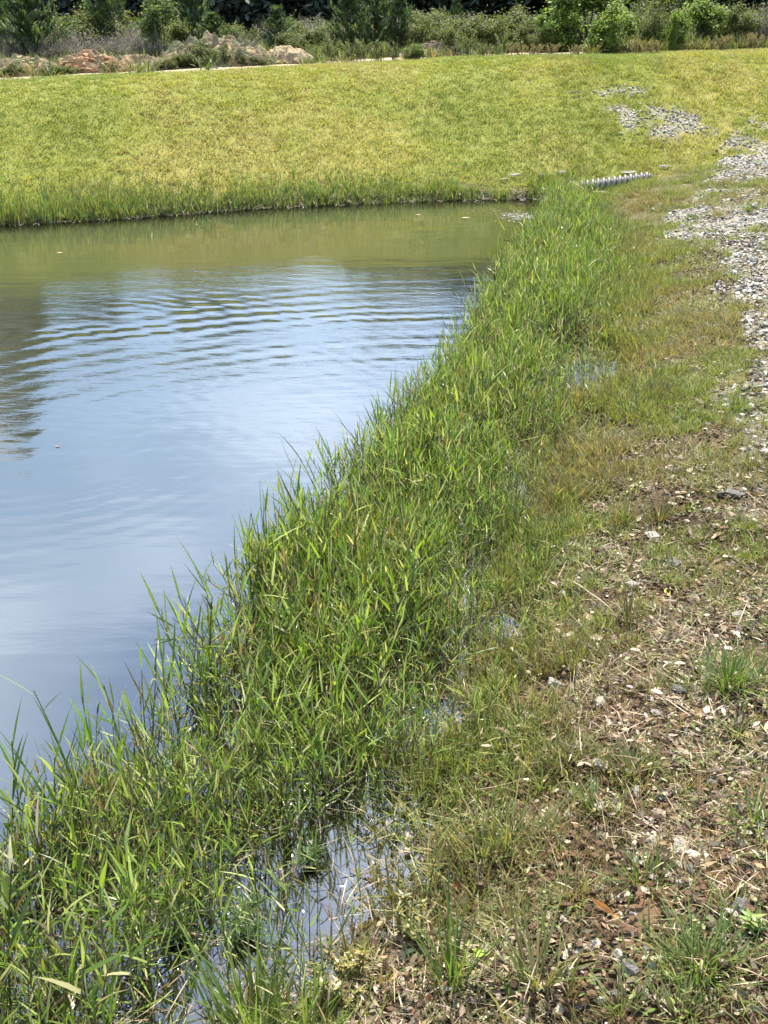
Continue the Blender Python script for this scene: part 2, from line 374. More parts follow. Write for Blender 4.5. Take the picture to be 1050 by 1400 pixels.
def water_material():
    m, nt, out = material('pond_water'); L = nt.links.new
    tc = N(nt, 'ShaderNodeTexCoord'); sep = N(nt, 'ShaderNodeSeparateXYZ'); L(tc.outputs['Object'], sep.inputs[0])
    def math_(op, a, b=None, c=None):
        n = N(nt, 'ShaderNodeMath', operation=op)
        for k, v in enumerate((a, b, c)):
            if v is None: continue
            if isinstance(v, (int, float)): n.inputs[k].default_value = v
            else: L(v, n.inputs[k])
        return n.outputs[0]
    def noise(scale, sx, sy, detail=3.0, rough=.5, off=0.0):
        mp = N(nt, 'ShaderNodeMapping'); mp.inputs['Scale'].default_value = (sx, sy, 1); mp.inputs['Location'].default_value = (off, off * .7, 0)
        L(tc.outputs['Object'], mp.inputs[0]); n = N(nt, 'ShaderNodeTexNoise', Scale=scale, Detail=detail, Roughness=rough)
        L(mp.outputs[0], n.inputs['Vector']); return n.outputs['Fac']
    def rng_(v, a, b, lo=0.0, hi=1.0):
        n = N(nt, 'ShaderNodeMapRange', interpolation_type='SMOOTHSTEP')
        for k, q in enumerate((a, b, lo, hi)): n.inputs[k + 1].default_value = q
        L(v, n.inputs[0]); return n.outputs[0]
    X, Y = sep.outputs['X'], sep.outputs['Y']
    def ring(cx, cy, R, sig, wav, amp, warp):
        dx = math_('SUBTRACT', X, cx); dy = math_('SUBTRACT', Y, cy)
        r = math_('SQRT', math_('ADD', math_('MULTIPLY', dx, dx), math_('MULTIPLY', dy, dy)))
        r = math_('ADD', r, math_('MULTIPLY', noise(1.1, 1, 1, 3), warp))
        s = math_('SINE', math_('MULTIPLY', r, 2 * PI / wav))
        e = math_('DIVIDE', math_('SUBTRACT', r, R), sig); e = math_('EXPONENT', math_('MULTIPLY', math_('MULTIPLY', e, e), -1.0))
        patch = rng_(noise(.9, .6, 1.6, 2, .5, 3.3), .34, .62, .15, 1.0)
        return math_('MULTIPLY', math_('MULTIPLY', math_('MULTIPLY', s, e), patch), amp)
    h = ring(1.02, 3.0, 5.25, 1.1, .235, .0015, .28)
    h = math_('ADD', h, ring(.3, 3.6, 3.5, .6, .15, .0003, .10))
    h = math_('ADD', h, ring(-2.0, 5.7, .9, 1.0, .12, .00025, .08))
    h = math_('ADD', h, ring(-4.5, 2.5, 6.6, 1.6, .17, .0005, .5))
    zone = math_('MULTIPLY', rng_(Y, 3.6, 6.2, .14, 1.0), rng_(Y, 8.8, 11.2, 1.0, .08))
    fine = math_('ADD', math_('MULTIPLY', noise(1.0, 5.5, 17, 4, .55), .0030), math_('MULTIPLY', noise(1.0, 13, 42, 3, .5, 2.2), .0010))
    fine = math_('MULTIPLY', math_('MULTIPLY', fine, zone), rng_(noise(.5, .5, 1.3, 2, .5, 9.1), .35, .65, .35, 1.0))
    h = math_('ADD', h, fine)
    h = math_('ADD', h, math_('MULTIPLY', noise(1.0, 1.1, 3.4, 2, .5, 4.0), .0035))
    bump = N(nt, 'ShaderNodeBump', Strength=1.0, Distance=1.0); L(h, bump.inputs['Height'])
    fr = N(nt, 'ShaderNodeFresnel', IOR=2.9); L(bump.outputs[0], fr.inputs['Normal'])
    gl = N(nt, 'ShaderNodeBsdfGlossy', Roughness=.045); gl.inputs['Color'].default_value = (1, 1, 1, 1); L(bump.outputs[0], gl.inputs['Normal'])
    df = N(nt, 'ShaderNodeBsdfDiffuse'); df.inputs['Color'].default_value = (.032, .036, .020, 1)
    tr = N(nt, 'ShaderNodeBsdfTransparent'); tr.inputs['Color'].default_value = (.62, .52, .36, 1)
    at = N(nt, 'ShaderNodeAttribute', attribute_name='Depth')
    mb = N(nt, 'ShaderNodeMixShader'); L(rng_(at.outputs['Fac'], .1, 1.0, .12, 1.0), mb.inputs[0]); L(tr.outputs[0], mb.inputs[1]); L(df.outputs[0], mb.inputs[2])
    mx = N(nt, 'ShaderNodeMixShader'); L(fr.outputs[0], mx.inputs[0]); L(mb.outputs[0], mx.inputs[1]); L(gl.outputs[0], mx.inputs[2])
    L(mx.outputs[0], out.inputs[0]); return m
tag(link('water', w_me, water_material()), 'still blue pond water with rippled reflections', 'water', kind='structure')

# ------------------------------------------------------------------ trees, bushes and saplings beyond the lawn
def leaf_cards(sp, P, size, col, r, flat=0.0):
    """small folded leaf faces at points P (n,3)"""
    n = len(P); az = r.random(n) * 2 * PI; el = r.uniform(-.5, 1.3, n) * (1 - flat)
    ribbons(sp, P, az, el, size, size * .5, r.uniform(0, .9, n), col, K=2, twist=r.uniform(-.6, .6, n), prof=np.array([.45, 1.0, .12]))

def make_bush(seed, n_leaf, pal, w=1.0, h=1.0, leaf=.055, lobes=9, spread=1.0, low=.0, tall=1.0):
    """unit-high broadleaf bush: stems and a crown made of leaf sprays round uneven lobes"""
    r = np.random.default_rng(seed); st = Soup(); cr = Soup()
    th = r.random(lobes) * 2 * PI; rad = np.sqrt(r.random(lobes)) * .36 * w; cz = r.uniform(.14, .78, lobes) * h
    C = np.stack([np.cos(th) * rad, np.sin(th) * rad, cz], -1); R = r.uniform(.13, .24, lobes) * spread
    C[0] = (0.02, 0, .80 * h)
    t = np.linspace(0, 1, 5)[None, :, None]
    P = np.array([[0, 0, 0]]) * (1 - t) + C[:, None] * t; P[:, 1:4] += r.normal(0, .02, (lobes, 3, 3)); P[:, 0] += r.normal(0, .03, (lobes, 3)) * [1, 1, 0]
    tubes(st, P, np.linspace(.018, .005, 5), np.tile([[.10, .085, .065]], (lobes, 1)), 4)
    k = r.integers(0, lobes, n_leaf); d = r.normal(size=(n_leaf, 3)); d /= np.linalg.norm(d, axis=1)[:, None]
    q = r.random(n_leaf) ** .45; Q = C[k] + d * (R[k] * q * r.uniform(.75, 1.25, n_leaf))[:, None] * [1, 1, .95 * tall]
    ang = np.arctan2(d[:, 1], d[:, 0]); bumpy = 1 + .22 * np.sin(5 * ang + k) ; Q = C[k] + (Q - C[k]) * bumpy[:, None]
    Q = Q[Q[:, 2] > low]
    leaf_cards(cr, Q, r.uniform(.7, 1.4, len(Q)) * leaf, pick(pal, len(Q), .2, r=r), r)
    # shoots poking out of the outline
    ns = 26; kk = r.integers(0, lobes, ns); b = C[kk] + np.stack([r.normal(0, .08, ns), r.normal(0, .08, ns), R[kk] * .6], -1)
    az = r.random(ns) * 2 * PI; L = r.uniform(.12, .24, ns)
    for f in np.linspace(.2, 1, 6):
        leaf_cards(cr, b + np.stack([np.cos(az) * .35 * L * f, np.sin(az) * .35 * L * f, L * f], -1) + r.normal(0, .008, (ns, 3)), r.uniform(.7, 1.2, ns) * leaf, pick(pal, ns, .2, r=r), r)
    return st.mesh('bush_stems'), cr.mesh('bush_crown')

def make_pine(seed, pal, n_whorl=9, width=.42, needle=.11, per=62):
    r = np.random.default_rng(seed); st = Soup(); cr = Soup()
    z = np.linspace(0, 1, 8); P = np.stack([.01 * np.sin(z * 5 + seed), .01 * np.cos(z * 4), z * .96], -1)[None]
    tubes(st, P, np.linspace(.022, .004, 8), np.array([[.11, .085, .06]]), 6)
    for i in range(n_whorl):
        zz = .10 + .84 * i / (n_whorl - 1) + r.normal(0, .012); L0 = width * (1 - .86 * (zz ** 1.15)) * r.uniform(.8, 1.15); nb = r.integers(5, 8)
        a = r.random() * 2 * PI + np.arange(nb) / nb * 2 * PI + r.normal(0, .25, nb); L = L0 * r.uniform(.65, 1.2, nb)
        up = r.uniform(.25, .6, nb)
        t = np.linspace(0, 1, 4)[None, :, None]
        e = np.stack([np.cos(a) * L, np.sin(a) * L, up * L], -1)
        B = np.array([0, 0, zz])[None, None] + t * e[:, None] + (t ** 2) * np.array([0, 0, 1.0]) * (L * .25)[:, None, None]
        tubes(st, B, np.linspace(.009, .003, 4), np.tile([[.12, .09, .06]], (nb, 1)), 3)
        for j in range(nb):
            m = int(per * (.45 + L[j] / width)); f = r.uniform(.15, 1.05, m)
            base = np.array([0, 0, zz]) + f[:, None] * e[j] + (f ** 2)[:, None] * np.array([0, 0, L[j] * .25])
            ribbons(cr, base, a[j] + r.normal(0, .75, m), up[j] + r.normal(.25, .5, m), r.uniform(.6, 1.15, m) * needle, .018, r.uniform(0, .5, m), pick(pal, m, .22, r=r), K=2)
    m = 60; ribbons(cr, np.stack([r.normal(0, .008, m), r.normal(0, .008, m), r.uniform(.82, .98, m)], -1), r.random(m) * 2 * PI, r.uniform(.6, 1.45, m), needle * .9, .012, .3, pick(pal, m, .2, r=r), K=2)
    return st.mesh('pine_trunk'), cr.mesh('pine_crown')

def make_brush(seed, pal, twig=(.20, .17, .15), n=130, leafn=1300, w=.9, leaf=.04):
    """unit-high twiggy thicket: many arching bare stems with sparse small leaves"""
    r = np.random.default_rng(seed); st = Soup(); cr = Soup()
    a = r.random(n) * 2 * PI; L = r.uniform(.5, 1.05, n); e = r.uniform(.75, 1.5, n); b = np.stack([r.normal(0, .16 * w, n), r.normal(0, .16 * w, n), 0 * a], -1)
    K = 5; t = np.linspace(0, 1, K); ee = e[:, None] - r.uniform(.1, .8, n)[:, None] * t
    d = np.stack([np.cos(ee) * np.cos(a)[:, None], np.cos(ee) * np.sin(a)[:, None], np.sin(ee)], -1); P = b[:, None] + np.cumsum(d * (L / K)[:, None, None], 1); P[:, 0] = b
    tubes(st, P, np.linspace(.008, .0025, K), pick([twig], n, .2, r=r), 3)
    m = n * 9; k = r.integers(0, n, m); f = r.uniform(1.2, K - 1.01, m); i0 = f.astype(int); S = P[k, i0] + (P[k, i0 + 1] - P[k, i0]) * (f - i0)[:, None]
    ribbons(st, S, r.random(m) * 2 * PI, r.uniform(-.1, 1.3, m), r.uniform(.06, .2, m), .006, .3, pick([twig], m, .25, r=r), K=2)
    k = r.integers(0, n, leafn); f = r.uniform(1.0, K - 1.01, leafn); i0 = f.astype(int); S = P[k, i0] + (P[k, i0 + 1] - P[k, i0]) * (f - i0)[:, None] + r.normal(0, .05, (leafn, 3))
    S[:, 2] = np.maximum(S[:, 2], .02)
    leaf_cards(cr, S, r.uniform(.7, 1.3, leafn) * leaf, pick(pal, leafn, .22, r=r), r)
    return st.mesh('thicket_stems'), cr.mesh('thicket_leaves')

def make_plume(seed, pal, n=16, w=.35):
    """unit-high feathery weeds: upright plumes of fine leaves"""
    r = np.random.default_rng(seed); st = Soup(); cr = Soup()
    a = r.random(n) * 2 * PI; L = r.uniform(.6, 1.05, n); e = r.uniform(1.15, 1.5, n); b = np.stack([r.normal(0, w * .4, n), r.normal(0, w * .4, n), 0 * a], -1)
    K = 6; t = np.linspace(0, 1, K); ee = e[:, None] - r.uniform(0, .35, n)[:, None] * t
    d = np.stack([np.cos(ee) * np.cos(a)[:, None], np.cos(ee) * np.sin(a)[:, None], np.sin(ee)], -1); P = b[:, None] + np.cumsum(d * (L / K)[:, None, None], 1); P[:, 0] = b
    tubes(st, P, np.linspace(.007, .002, K), pick([(.13, .13, .06)], n, .2, r=r), 3)
    m = n * 150; k = r.integers(0, n, m); f = r.uniform(.6, K - 1.01, m); i0 = f.astype(int); S = P[k, i0] + (P[k, i0 + 1] - P[k, i0]) * (f - i0)[:, None]
    ribbons(cr, S, r.random(m) * 2 * PI, r.uniform(.3, 1.3, m), r.uniform(.05, .13, m), .014, r.uniform(-.2, .5, m), pick(pal, m, .2, r=r), K=2)
    return st.mesh('plume_stems'), cr.mesh('plume_leaves')

def make_tree(seed, pal, n_leaf=9000, h0=.02, wid=.30, leaf=.040):
    """unit-high forest tree"""
    r = np.random.default_rng(seed); st = Soup(); cr = Soup()
    z = np.linspace(0, .92, 9); P = np.stack([.02 * np.sin(z * 4 + seed), .02 * np.cos(z * 3 + seed), z], -1)[None]
    tubes(st, P, np.linspace(.022, .004, 9), np.array([[.10, .085, .07]]), 7)
    nb = 52; zb = r.uniform(h0, .93, nb); a = r.random(nb) * 2 * PI
    L = wid * np.sin(np.clip((zb - h0) / (1 - h0), .06, .97) ** .55 * PI) ** .45 * r.uniform(.55, 1.1, nb); up = r.uniform(.1, .6, nb)
    t = np.linspace(0, 1, 4)[None, :, None]; e = np.stack([np.cos(a) * L, np.sin(a) * L, up * L], -1)
    b0 = np.stack([0 * a, 0 * a, zb], -1)[:, None]; B = b0 + t * e[:, None]; B[:, 1:] += r.normal(0, .008, (nb, 3, 3))
    tubes(st, B, np.linspace(.009, .002, 4), np.tile([[.10, .085, .07]], (nb, 1)), 4)
    k = r.integers(0, nb, n_leaf); f = r.uniform(.25, 1.08, n_leaf); S = b0[k, 0] + f[:, None] * e[k] + r.normal(0, .045, (n_leaf, 3)) * [1, 1, .75]
    leaf_cards(cr, S, r.uniform(.7, 1.4, n_leaf) * leaf, pick(pal, n_leaf, .22, r=r), r)
    return st.mesh('tree_trunk'), cr.mesh('tree_crown')

GREEN_B = [(.12, .19, .035), (.16, .22, .05), (.08, .13, .03), (.21, .27, .06)]
DULL_B = [(.085, .115, .03), (.115, .135, .04), (.15, .155, .06), (.065, .09, .025)]
PINE_P = [(.055, .095, .035), (.08, .12, .05), (.045, .075, .03), (.11, .15, .07)]
GREY_P = [(.13, .13, .08), (.10, .12, .06), (.16, .15, .11)]
DARK_P = [(.042, .062, .046), (.055, .076, .052), (.034, .050, .040)]
KIND = {
    'bush': [make_bush(s, 4600, GREEN_B, 1.15, 1, .062, 13) for s in (11, 12, 13)],
    'dull': [make_bush(s, 4200, DULL_B, 1.45, 1, .055, 14) for s in (21, 22, 23)],
    'slim': [make_bush(s, 3000, [(.11, .16, .05), (.08, .12, .04), (.15, .19, .07)], .6, 1, .045, 8, .75) for s in (31,)],
    'pine': [make_pine(s, PINE_P) for s in (41, 42, 43)],
    'brush': [make_brush(s, GREY_P) for s in (51, 52, 53)],
    'plume': [make_plume(s, [(.12, .16, .05), (.09, .13, .04), (.16, .18, .07)]) for s in (61, 62)],
    'straw': [make_plume(63, [(.30, .22, .12), (.22, .18, .09), (.16, .16, .06)], 20, .5)],
    'tree': [make_tree(s, DARK_P, wid=w_) for s, w_ in ((71, .26), (72, .32), (73, .22))],
}
NAMES = {'bush': ('leafy_bush', 'bush'), 'dull': ('scrub_bush', 'bush'), 'slim': ('slender_shrub', 'shrub'), 'pine': ('pine_sapling', 'sapling'),
         'brush': ('bare_thicket', 'thicket'), 'plume': ('feathery_weed', 'weed'), 'straw': ('dry_weed', 'weed'), 'tree': ('forest_tree', 'tree')}
PARTS = {'brush': ('stems', 'foliage'), 'plume': ('stems', 'foliage'), 'straw': ('stems', 'foliage')}
for kd, vs in KIND.items():
    for st, cr in vs:
        st.materials.append(M_BARK if kd != 'brush' else M_LITTER); cr.materials.append(M_FOREST if kd == 'tree' else M_BUSH)

def plant(kind, x, y, h, label, group=None, v=None, wide=1.0, r=rng):
    st, cr = KIND[kind][(v if v is not None else int(r.integers(0, 99))) % len(KIND[kind])]
    e = link(NAMES[kind][0], None, None, loc=(x, y, float(height(x, y)) - .02), rotz=float(r.random() * 2 * PI), scale=(h * wide, h * wide, h))
    tag(e, label, NAMES[kind][1], group)
    a, b = PARTS.get(kind, ('trunk', 'crown'))
    link(a, st, None, e); link(b, cr, None, e)
    return e

def at_px(px, Y, top):
    """direction of a photograph column at ground distance Y, and the height that reaches row `top`"""
    zc0 = Y * math.cos(PITCH) + .6 * math.sin(PITCH); x = (px - 525) / FPX * zc0
    z = CAM_H + (16 - top) * zc0 * math.cos(PITCH) / FPX
    return x, max(z - float(height(x, Y)), .12)

def put(kind, px, Y, top, label, group=None, v=None, wide=1.0):
    x, h = at_px(px, Y, top); h *= 1.15 if kind in ('bush', 'dull', 'slim') else 1.05; return plant(kind, x, Y, h, label, group, v, wide)

G_B = 'plants in the scrub behind the lawn'
put('pine', 45, 19.0, -22, 'dense dark green young pine above the reddish dirt heap', v=0, wide=1.0)
put('pine', 8, 20.5, 2, 'small young pine half hidden behind a taller pine', v=2)
put('pine', 150, 20.6, -30, 'tall dark pine sapling rising out of pale green scrub', v=1, wide=.8)
put('pine', 266, 21.0, -34, 'dark pine sapling beside the slender pale green shrub', v=2, wide=.9)
put('pine', 292, 19.4, 20, 'low wide pine sapling with branches reaching sideways', v=0, wide=1.3)
put('pine', 380, 20.5, 12, 'small solitary pine sapling behind the pale sandy heap', v=1, wide=1.0)
put('pine', 480, 19.6, -12, 'pine sapling with several upright tips above feathery weeds', v=0, wide=.95)
put('pine', 512, 20.3, -26, 'tallest pine sapling of the dark clump behind feathery weeds', v=2, wide=.9)
put('pine', 545, 20.0, -8, 'dark pine sapling beside the olive scrub hedge', v=1, wide=.8)
put('pine', 622, 24.5, -2, 'narrow pine tip peeking over the olive scrub', v=2, wide=.6)
put('slim', 216, 18.7, -4, 'slender pale green shrub standing apart before dark woods', v=0, wide=1.0)
put('bush', 762, 19.6, 18, 'rounded leafy bush where the olive scrub ends', v=0, wide=1.1)
put('bush', 800, 20.2, -22, 'largest glossy green bush, twin crowned, before the dark woods', v=1, wide=1.25)
put('bush', 838, 18.9, 12, 'bright green bush with sunlit leaves at the lawn edge', v=2, wide=1.1)
put('dull', 893, 19.5, 10, 'dark dense bush beside a patch of tan dry weeds', v=0, wide=.8)
put('bush', 922, 19.2, 16, 'small bright bush squeezed between two darker bushes', v=0, wide=.75)
put('bush', 955, 20.0, 4, 'broad leafy bush with bright upper leaves near lawn crest', v=1, wide=1.1)
put('dull', 1003, 19.8, 8, 'grey green bush with ragged top near lawn crest', v=1, wide=.9)
put('brush', 1046, 20.0, 0, 'grey twiggy thicket at the end of the bush row', v=0, wide=.9)
put('dull', 910, 23.5, -20, 'dark tree-like bush standing behind the bush row', v=2, wide=.9)
put('bush', 566, 17.9, 60, 'low leafy bush beside the brown debris hollow', v=2, wide=1.3)
for px, Y, top, wd in ((60, 18.8, 44, 1.1), (95, 19.2, 36, 1.1), (128, 18.6, 40, 1.2), (20, 18.8, 42, 1.1), (165, 19.0, 40, 1.1), (195, 18.6, 38, 1.2), (180, 19.8, 24, 1.0), (110, 20.2, 26, 1.0), (330, 20.2, 40, 1.2), (232, 18.6, 50, 1.2)):
    put('brush', px, Y, top, 'grey brown bare thicket behind the dirt heaps', 'bare thickets behind the dirt heaps', wide=wd)
for px, Y, top, wd in ((75, 20.8, 28, 1.2), (120, 21.0, 14, 1.1), (140, 20.4, 20, 1.2), (175, 21, 22, 1.2), (10, 20.2, 32, 1.2), (250, 20.4, 30, 1.1), (310, 20.6, 36, 1.0)):
    put('dull', px, Y, top, 'pale olive scrub bush behind the bare grey thickets', 'scrub bushes behind the thickets', wide=wd)
for px, Y, top, wd in ((410, 21, 32, 1.2), (440, 20.5, 36, 1.2), (400, 19.5, 46, 1.1), (575, 20, 26, 1.1), (600, 20.8, 20, 1.2), (630, 19.9, 28, 1.2), (655, 20.5, 22, 1.2), (682, 20, 26, 1.1), (705, 21, 18, 1.2), (730, 20.4, 26, 1.1), (612, 19.2, 38, 1.0), (740, 19.4, 40, 1.0), (865, 21, 20, 1.0), (1020, 22, 16, 1.2)):
    put('dull', px, Y, top, 'olive scrub bush in the hedge-like row behind the sandy strip', 'scrub bushes behind the sandy strip', wide=wd)
for px, Y, top, wd in ((430, 18.3, 58, 1.2), (452, 18.2, 52, 1.3), (478, 18.1, 54, 1.3), (500, 18.0, 50, 1.3), (520, 18.2, 56, 1.2), (636, 18.3, 46, 1.2), (660, 18.1, 56, 1.3), (678, 18.2, 58, 1.2), (540, 17.7, 62, 1.0), (690, 18.8, 44, 1.2)):
    put('plume', px, Y, top, 'upright feathery green weed growing along the sandy strip', 'feathery weeds along the sandy strip', wide=wd)
for px, Y, top, wd in ((708, 18.0, 56, 1.4), (728, 18.2, 58, 1.3), (752, 18.4, 56, 1.4), (788, 18.3, 58, 1.3), (874, 18.6, 50, 1.4), (893, 18.5, 52, 1.3), (985, 18.9, 44, 1.2), (1030, 19.0, 42, 1.2)):
    put('straw', px, Y, top, 'tan and green dry weed at the foot of the bushes', 'dry weeds at the foot of the bushes', wide=wd)
# the same scrub goes on to both sides of the picture
for k in range(26):
    x = (-6.6 - k * .55) if k % 2 else (7.4 + k * .5); y = crest_y(x) + rng.uniform(1.5, 5)
    plant(('dull', 'brush', 'pine', 'bush')[k % 4], x, y, rng.uniform(.7, 1.3), ('olive scrub bush', 'bare grey thicket', 'young pine', 'leafy green bush')[k % 4] + ' of the scrub that continues past the lawn', 'scrub continuing past the lawn', wide=1.15)
# second row, a filler of low scrub before the woods
for k in range(60):
    x = -14 + 28 * (k + rng.uniform(0, 1)) / 60; y = rng.uniform(22.5, 29)
    plant('dull' if k % 3 else 'brush', x, y, rng.uniform(.5, .75), 'olive scrub filling the ground before the dark woods' if k % 3 else 'grey twiggy scrub filling the ground before the dark woods', 'low scrub before the woods', wide=1.3)
# woods
for row, (y0, n) in enumerate(((35, 40), (38.5, 38), (43, 34), (49, 30))):
    for k in range(n):
        x = -34 + 68 * (k + rng.uniform(.15, .85)) / n
        if -22.5 < x < -11.4 and y0 < 42: continue
        plant('tree', x, y0 + rng.uniform(-1.5, 1.5), rng.uniform(4.3, 5.7) * (1 + .05 * row), ('medium', 'broad', 'narrow')[k % 3] + ' dark tree of the shady woods behind the scrub', 'trees of the dark woods', v=k % 3, wide=1.25)

# ---- house beyond the scrub, known from its reflection in the pond
def box(sp, x0, x1, y0, y1, z0, z1, c):
    v = np.array([[x, y, z] for z in (z0, z1) for y in (y0, y1) for x in (x0, x1)])
    sp.add(v, [[0, 2, 3, 1], [4, 5, 7, 6], [0, 1, 5, 4], [2, 6, 7, 3], [0, 4, 6, 2], [1, 3, 7, 5]], None, c)
def box_obj(name, parent, mat, *b, c=(.2, .2, .2)):
    sp = Soup(); box(sp, *b, c); return link(name, sp.mesh(name), mat, parent)
M_SIDING = solid_mat('brown_siding', .8, 6, .15, .15, .01); M_PANE = solid_mat('window_pane', .08, 2, .1, 0, .01, spec=.8); M_ROOF = solid_mat('metal_roof', .5, 3, .12, .1, .01)
hx, hy = -12.5, 32.0; hz = float(height(hx, hy)) - .15
house = tag(link('house', None, None, loc=(hx, hy, hz)), 'tall brown house beyond the thickets, mirrored in the pond', 'house')
wall = box_obj('wall', house, M_SIDING, -9, 0, 0, 8, 0, 7.5, c=(.20, .17, .17))
for k in range(25):
    box_obj('siding_board', wall, M_SIDING, -9.0, 0.0, -.03, -.002, .02 + k * .295, .285 + k * .295, c=(.21 + .02 * (k % 3), .175 + .012 * (k % 2), .175))
sp = Soup(); v = [(-9.3, -.35, 7.52), (.05, -.35, 7.52), (.05, 4, 10.6), (-9.3, 4, 10.6), (.05, 8.35, 7.52), (-9.3, 8.35, 7.52)]
v = np.array(v + [(a, b, c_ + .12) for a, b, c_ in v])
sp.add(v, [[6, 7, 8, 9], [9, 8, 10, 11], [0, 3, 2, 1], [3, 5, 4, 2], [0, 1, 7, 6], [4, 5, 11, 10]], [[1, 2, 4], [7, 10, 8], [0, 5, 3], [6, 9, 11]], (.34, .33, .32))
link('roof', sp.mesh('roof'), M_ROOF, house)
for cx in (-7.2, -4.5, -1.8):
    for cz in (1.8, 5.2):
        w_ = box_obj('window', house, M_PANE, cx - .5, cx + .5, -.06, -.032, cz - .7, cz + .7, c=(.03, .035, .04))
        sp = Soup(); C = (.75, .74, .7)
        for b in ((-.6, -.5, -.8, .8), (.5, .6, -.8, .8), (-.5, .5, .7, .8), (-.5, .5, -.8, -.7), (-.025, .025, -.7, .7)): box(sp, cx + b[0], cx + b[1], -.09, -.034, cz + b[2], cz + b[3], C)
        link('frame', sp.mesh('frame'), M_ROOF, w_)

# ---- dirt heaps
def heap(px, Y, wpx, top, label, c1, c2, seed, asp=.6, lump=.5):
    zc0 = Y * math.cos(PITCH) + .3; x, h = at_px(px, Y, top); h *= 1.3; w = wpx / FPX * zc0 / 2 * 1.12; r = np.random.default_rng(seed)
    n = 56; u = np.linspace(-1.25, 1.25, n); A, B = np.meshgrid(u, u); X = x + A * w; Yy = Y + B * w * asp
    rr = np.hypot(A, B) + .30 * (fbm(X, Yy, 3, 3, seed) - .5)
    z = h * np.clip(1 - np.abs(rr) ** 1.7, 0, 1) ** .8 * (.65 + .7 * fbm(X, Yy, 3.5, 3, seed + 1)) + (.11 + .45 * lump * h) * (fbm(X, Yy, 13, 4, seed + 2) - .5) * (rr < 1)
    g = height(X, Yy); z = np.where(rr < 1, z + .02, -.08)
    mixv = sstep(.35, .6, fbm(X, Yy, 6, 3, seed + 3)).ravel()[:, None]; m2 = sstep(.42, .62, fbm(X, Yy, 11, 3, seed + 4)).ravel()[:, None]
    C = np.array(c1) * mixv + np.array(c2) * (1 - mixv); C = C * (1 - .75 * m2) + np.array([.13, .10, .065]) * .75 * m2
    i = np.arange(n - 1)[:, None] * n + np.arange(n - 1)[None]; Q = np.stack([i, i + 1, i + n + 1, i + n], -1).reshape(-1, 4)
    e = tag(link('dirt_heap', None, None, loc=(x, Y, float(height(x, Y)))), label, 'dirt heap')
    off = np.array([x, Y, float(height(x, Y))])
    link('soil', raw_mesh('heap', np.stack([X, Yy, g + z], -1).reshape(-1, 3) - off, Q, C, False), M_DIRT, e)
    sp = Soup(); m = int(220 * w / .6)
    for _ in range(m):
        a, b = r.uniform(-1, 1, 2); X0, Y0 = x + a * w, Y + b * w * asp; q = math.hypot(a, b)
        if q > 1: continue
        zz = float(height(X0, Y0)) + h * max(1 - q ** 1.7, 0) ** .8 * .95; s = r.uniform(.02, .075)
        hv, hf = HULLS[r.integers(0, len(HULLS))]
        sp.add(hv * s + np.array([X0, Y0, zz]) - off, None, hf, np.array(c1 if r.random() < .6 else c2) * r.uniform(.75, 1.2))
    if sp.n: tag(link('clods', sp.mesh('clods'), M_DIRT, e), kind='stuff')
    return e

def hull(seed, k=14, flat=.65):
    r = np.random.default_rng(seed); bm = bmesh.new(); p = r.normal(size=(k, 3)); p /= np.linalg.norm(p, axis=1)[:, None]; p *= r.uniform(.75, 1.0, (k, 1)) * [1, .8, flat]
    for q in p: bm.verts.new(q)
    bmesh.ops.convex_hull(bm, input=bm.verts); bmesh.ops.delete(bm, geom=[v for v in bm.verts if not v.link_faces], context='VERTS')
    bmesh.ops.triangulate(bm, faces=bm.faces); bmesh.ops.recalc_face_normals(bm, faces=bm.faces); bm.verts.index_update()
    V = np.array([v.co[:] for v in bm.verts]); F = np.array([[v.index for v in f.verts] for f in bm.faces]); bm.free(); return V, F
HULLS = [hull(s, 13, .5 + .05 * (s % 5)) for s in range(200, 212)]
TAN, SAND_, RED, OLV = (.29, .20, .105), (.40, .30, .17), (.28, .15, .075), (.16, .16, .08)
heap(28, 16.3, 110, 84, 'low tan dirt heap overgrown with weeds', TAN, OLV, 301, .5)
heap(118, 16.7, 100, 79, 'reddish brown dirt heap with crumbly top below the thickets', RED, TAN, 302, .5)
heap(185, 17.0, 90, 82, 'tan dirt heap with olive weeds beside the reddish heap', TAN, OLV, 303, .5)
heap(295, 17.6, 150, 60, 'largest dirt heap, thickly covered in olive weeds', OLV, TAN, 304, .5, .9)
heap(385, 17.8, 80, 72, 'pale bare sandy heap beside the weedy heap', SAND_, TAN, 305, .5, .3)
heap(600, 19.3, 90, 62, 'dark brown heap of soil and debris behind the sandy strip', (.10, .075, .055), (.16, .11, .08), 306, .5)
# weeds on and around the heaps
r = np.random.default_rng(310)
for px, Y, top in ((15, 16.0, 84), (45, 16.2, 86), (72, 16.0, 88), (95, 16.3, 92), (150, 16.4, 80), (205, 16.6, 84), (228, 16.9, 78), (250, 17.1, 72), (272, 17.2, 64), (290, 17.0, 66), (312, 17.2, 62), (330, 17.3, 70), (350, 17.3, 76), (362, 17.2, 84), (240, 17.5, 68), (300, 17.5, 56), (275, 17.4, 58), (425, 17.6, 78), (30, 16.4, 82)):
    kd = 'plume' if r.random() < .4 else 'dull'; hp = 'low tan heap' if px < 80 else 'reddish heap' if px < 150 else 'tan heap beside the reddish one' if px < 232 else 'largest weedy heap' if px < 345 else 'pale sandy heap'
    put(kd, px, Y, top, ('feathery weed growing on the ' if kd == 'plume' else 'small rounded olive weed growing on the ') + hp, 'weeds on the dirt heaps', wide=1.5)

# ------------------------------------------------------------------ lawn and far shore
def scatter(n, x0, x1, y0, y1, dens, r=rng):
    x = r.uniform(x0, x1, n); y = r.uniform(y0, y1, n); k = r.random(n) < dens(x, y); return x[k], y[k]

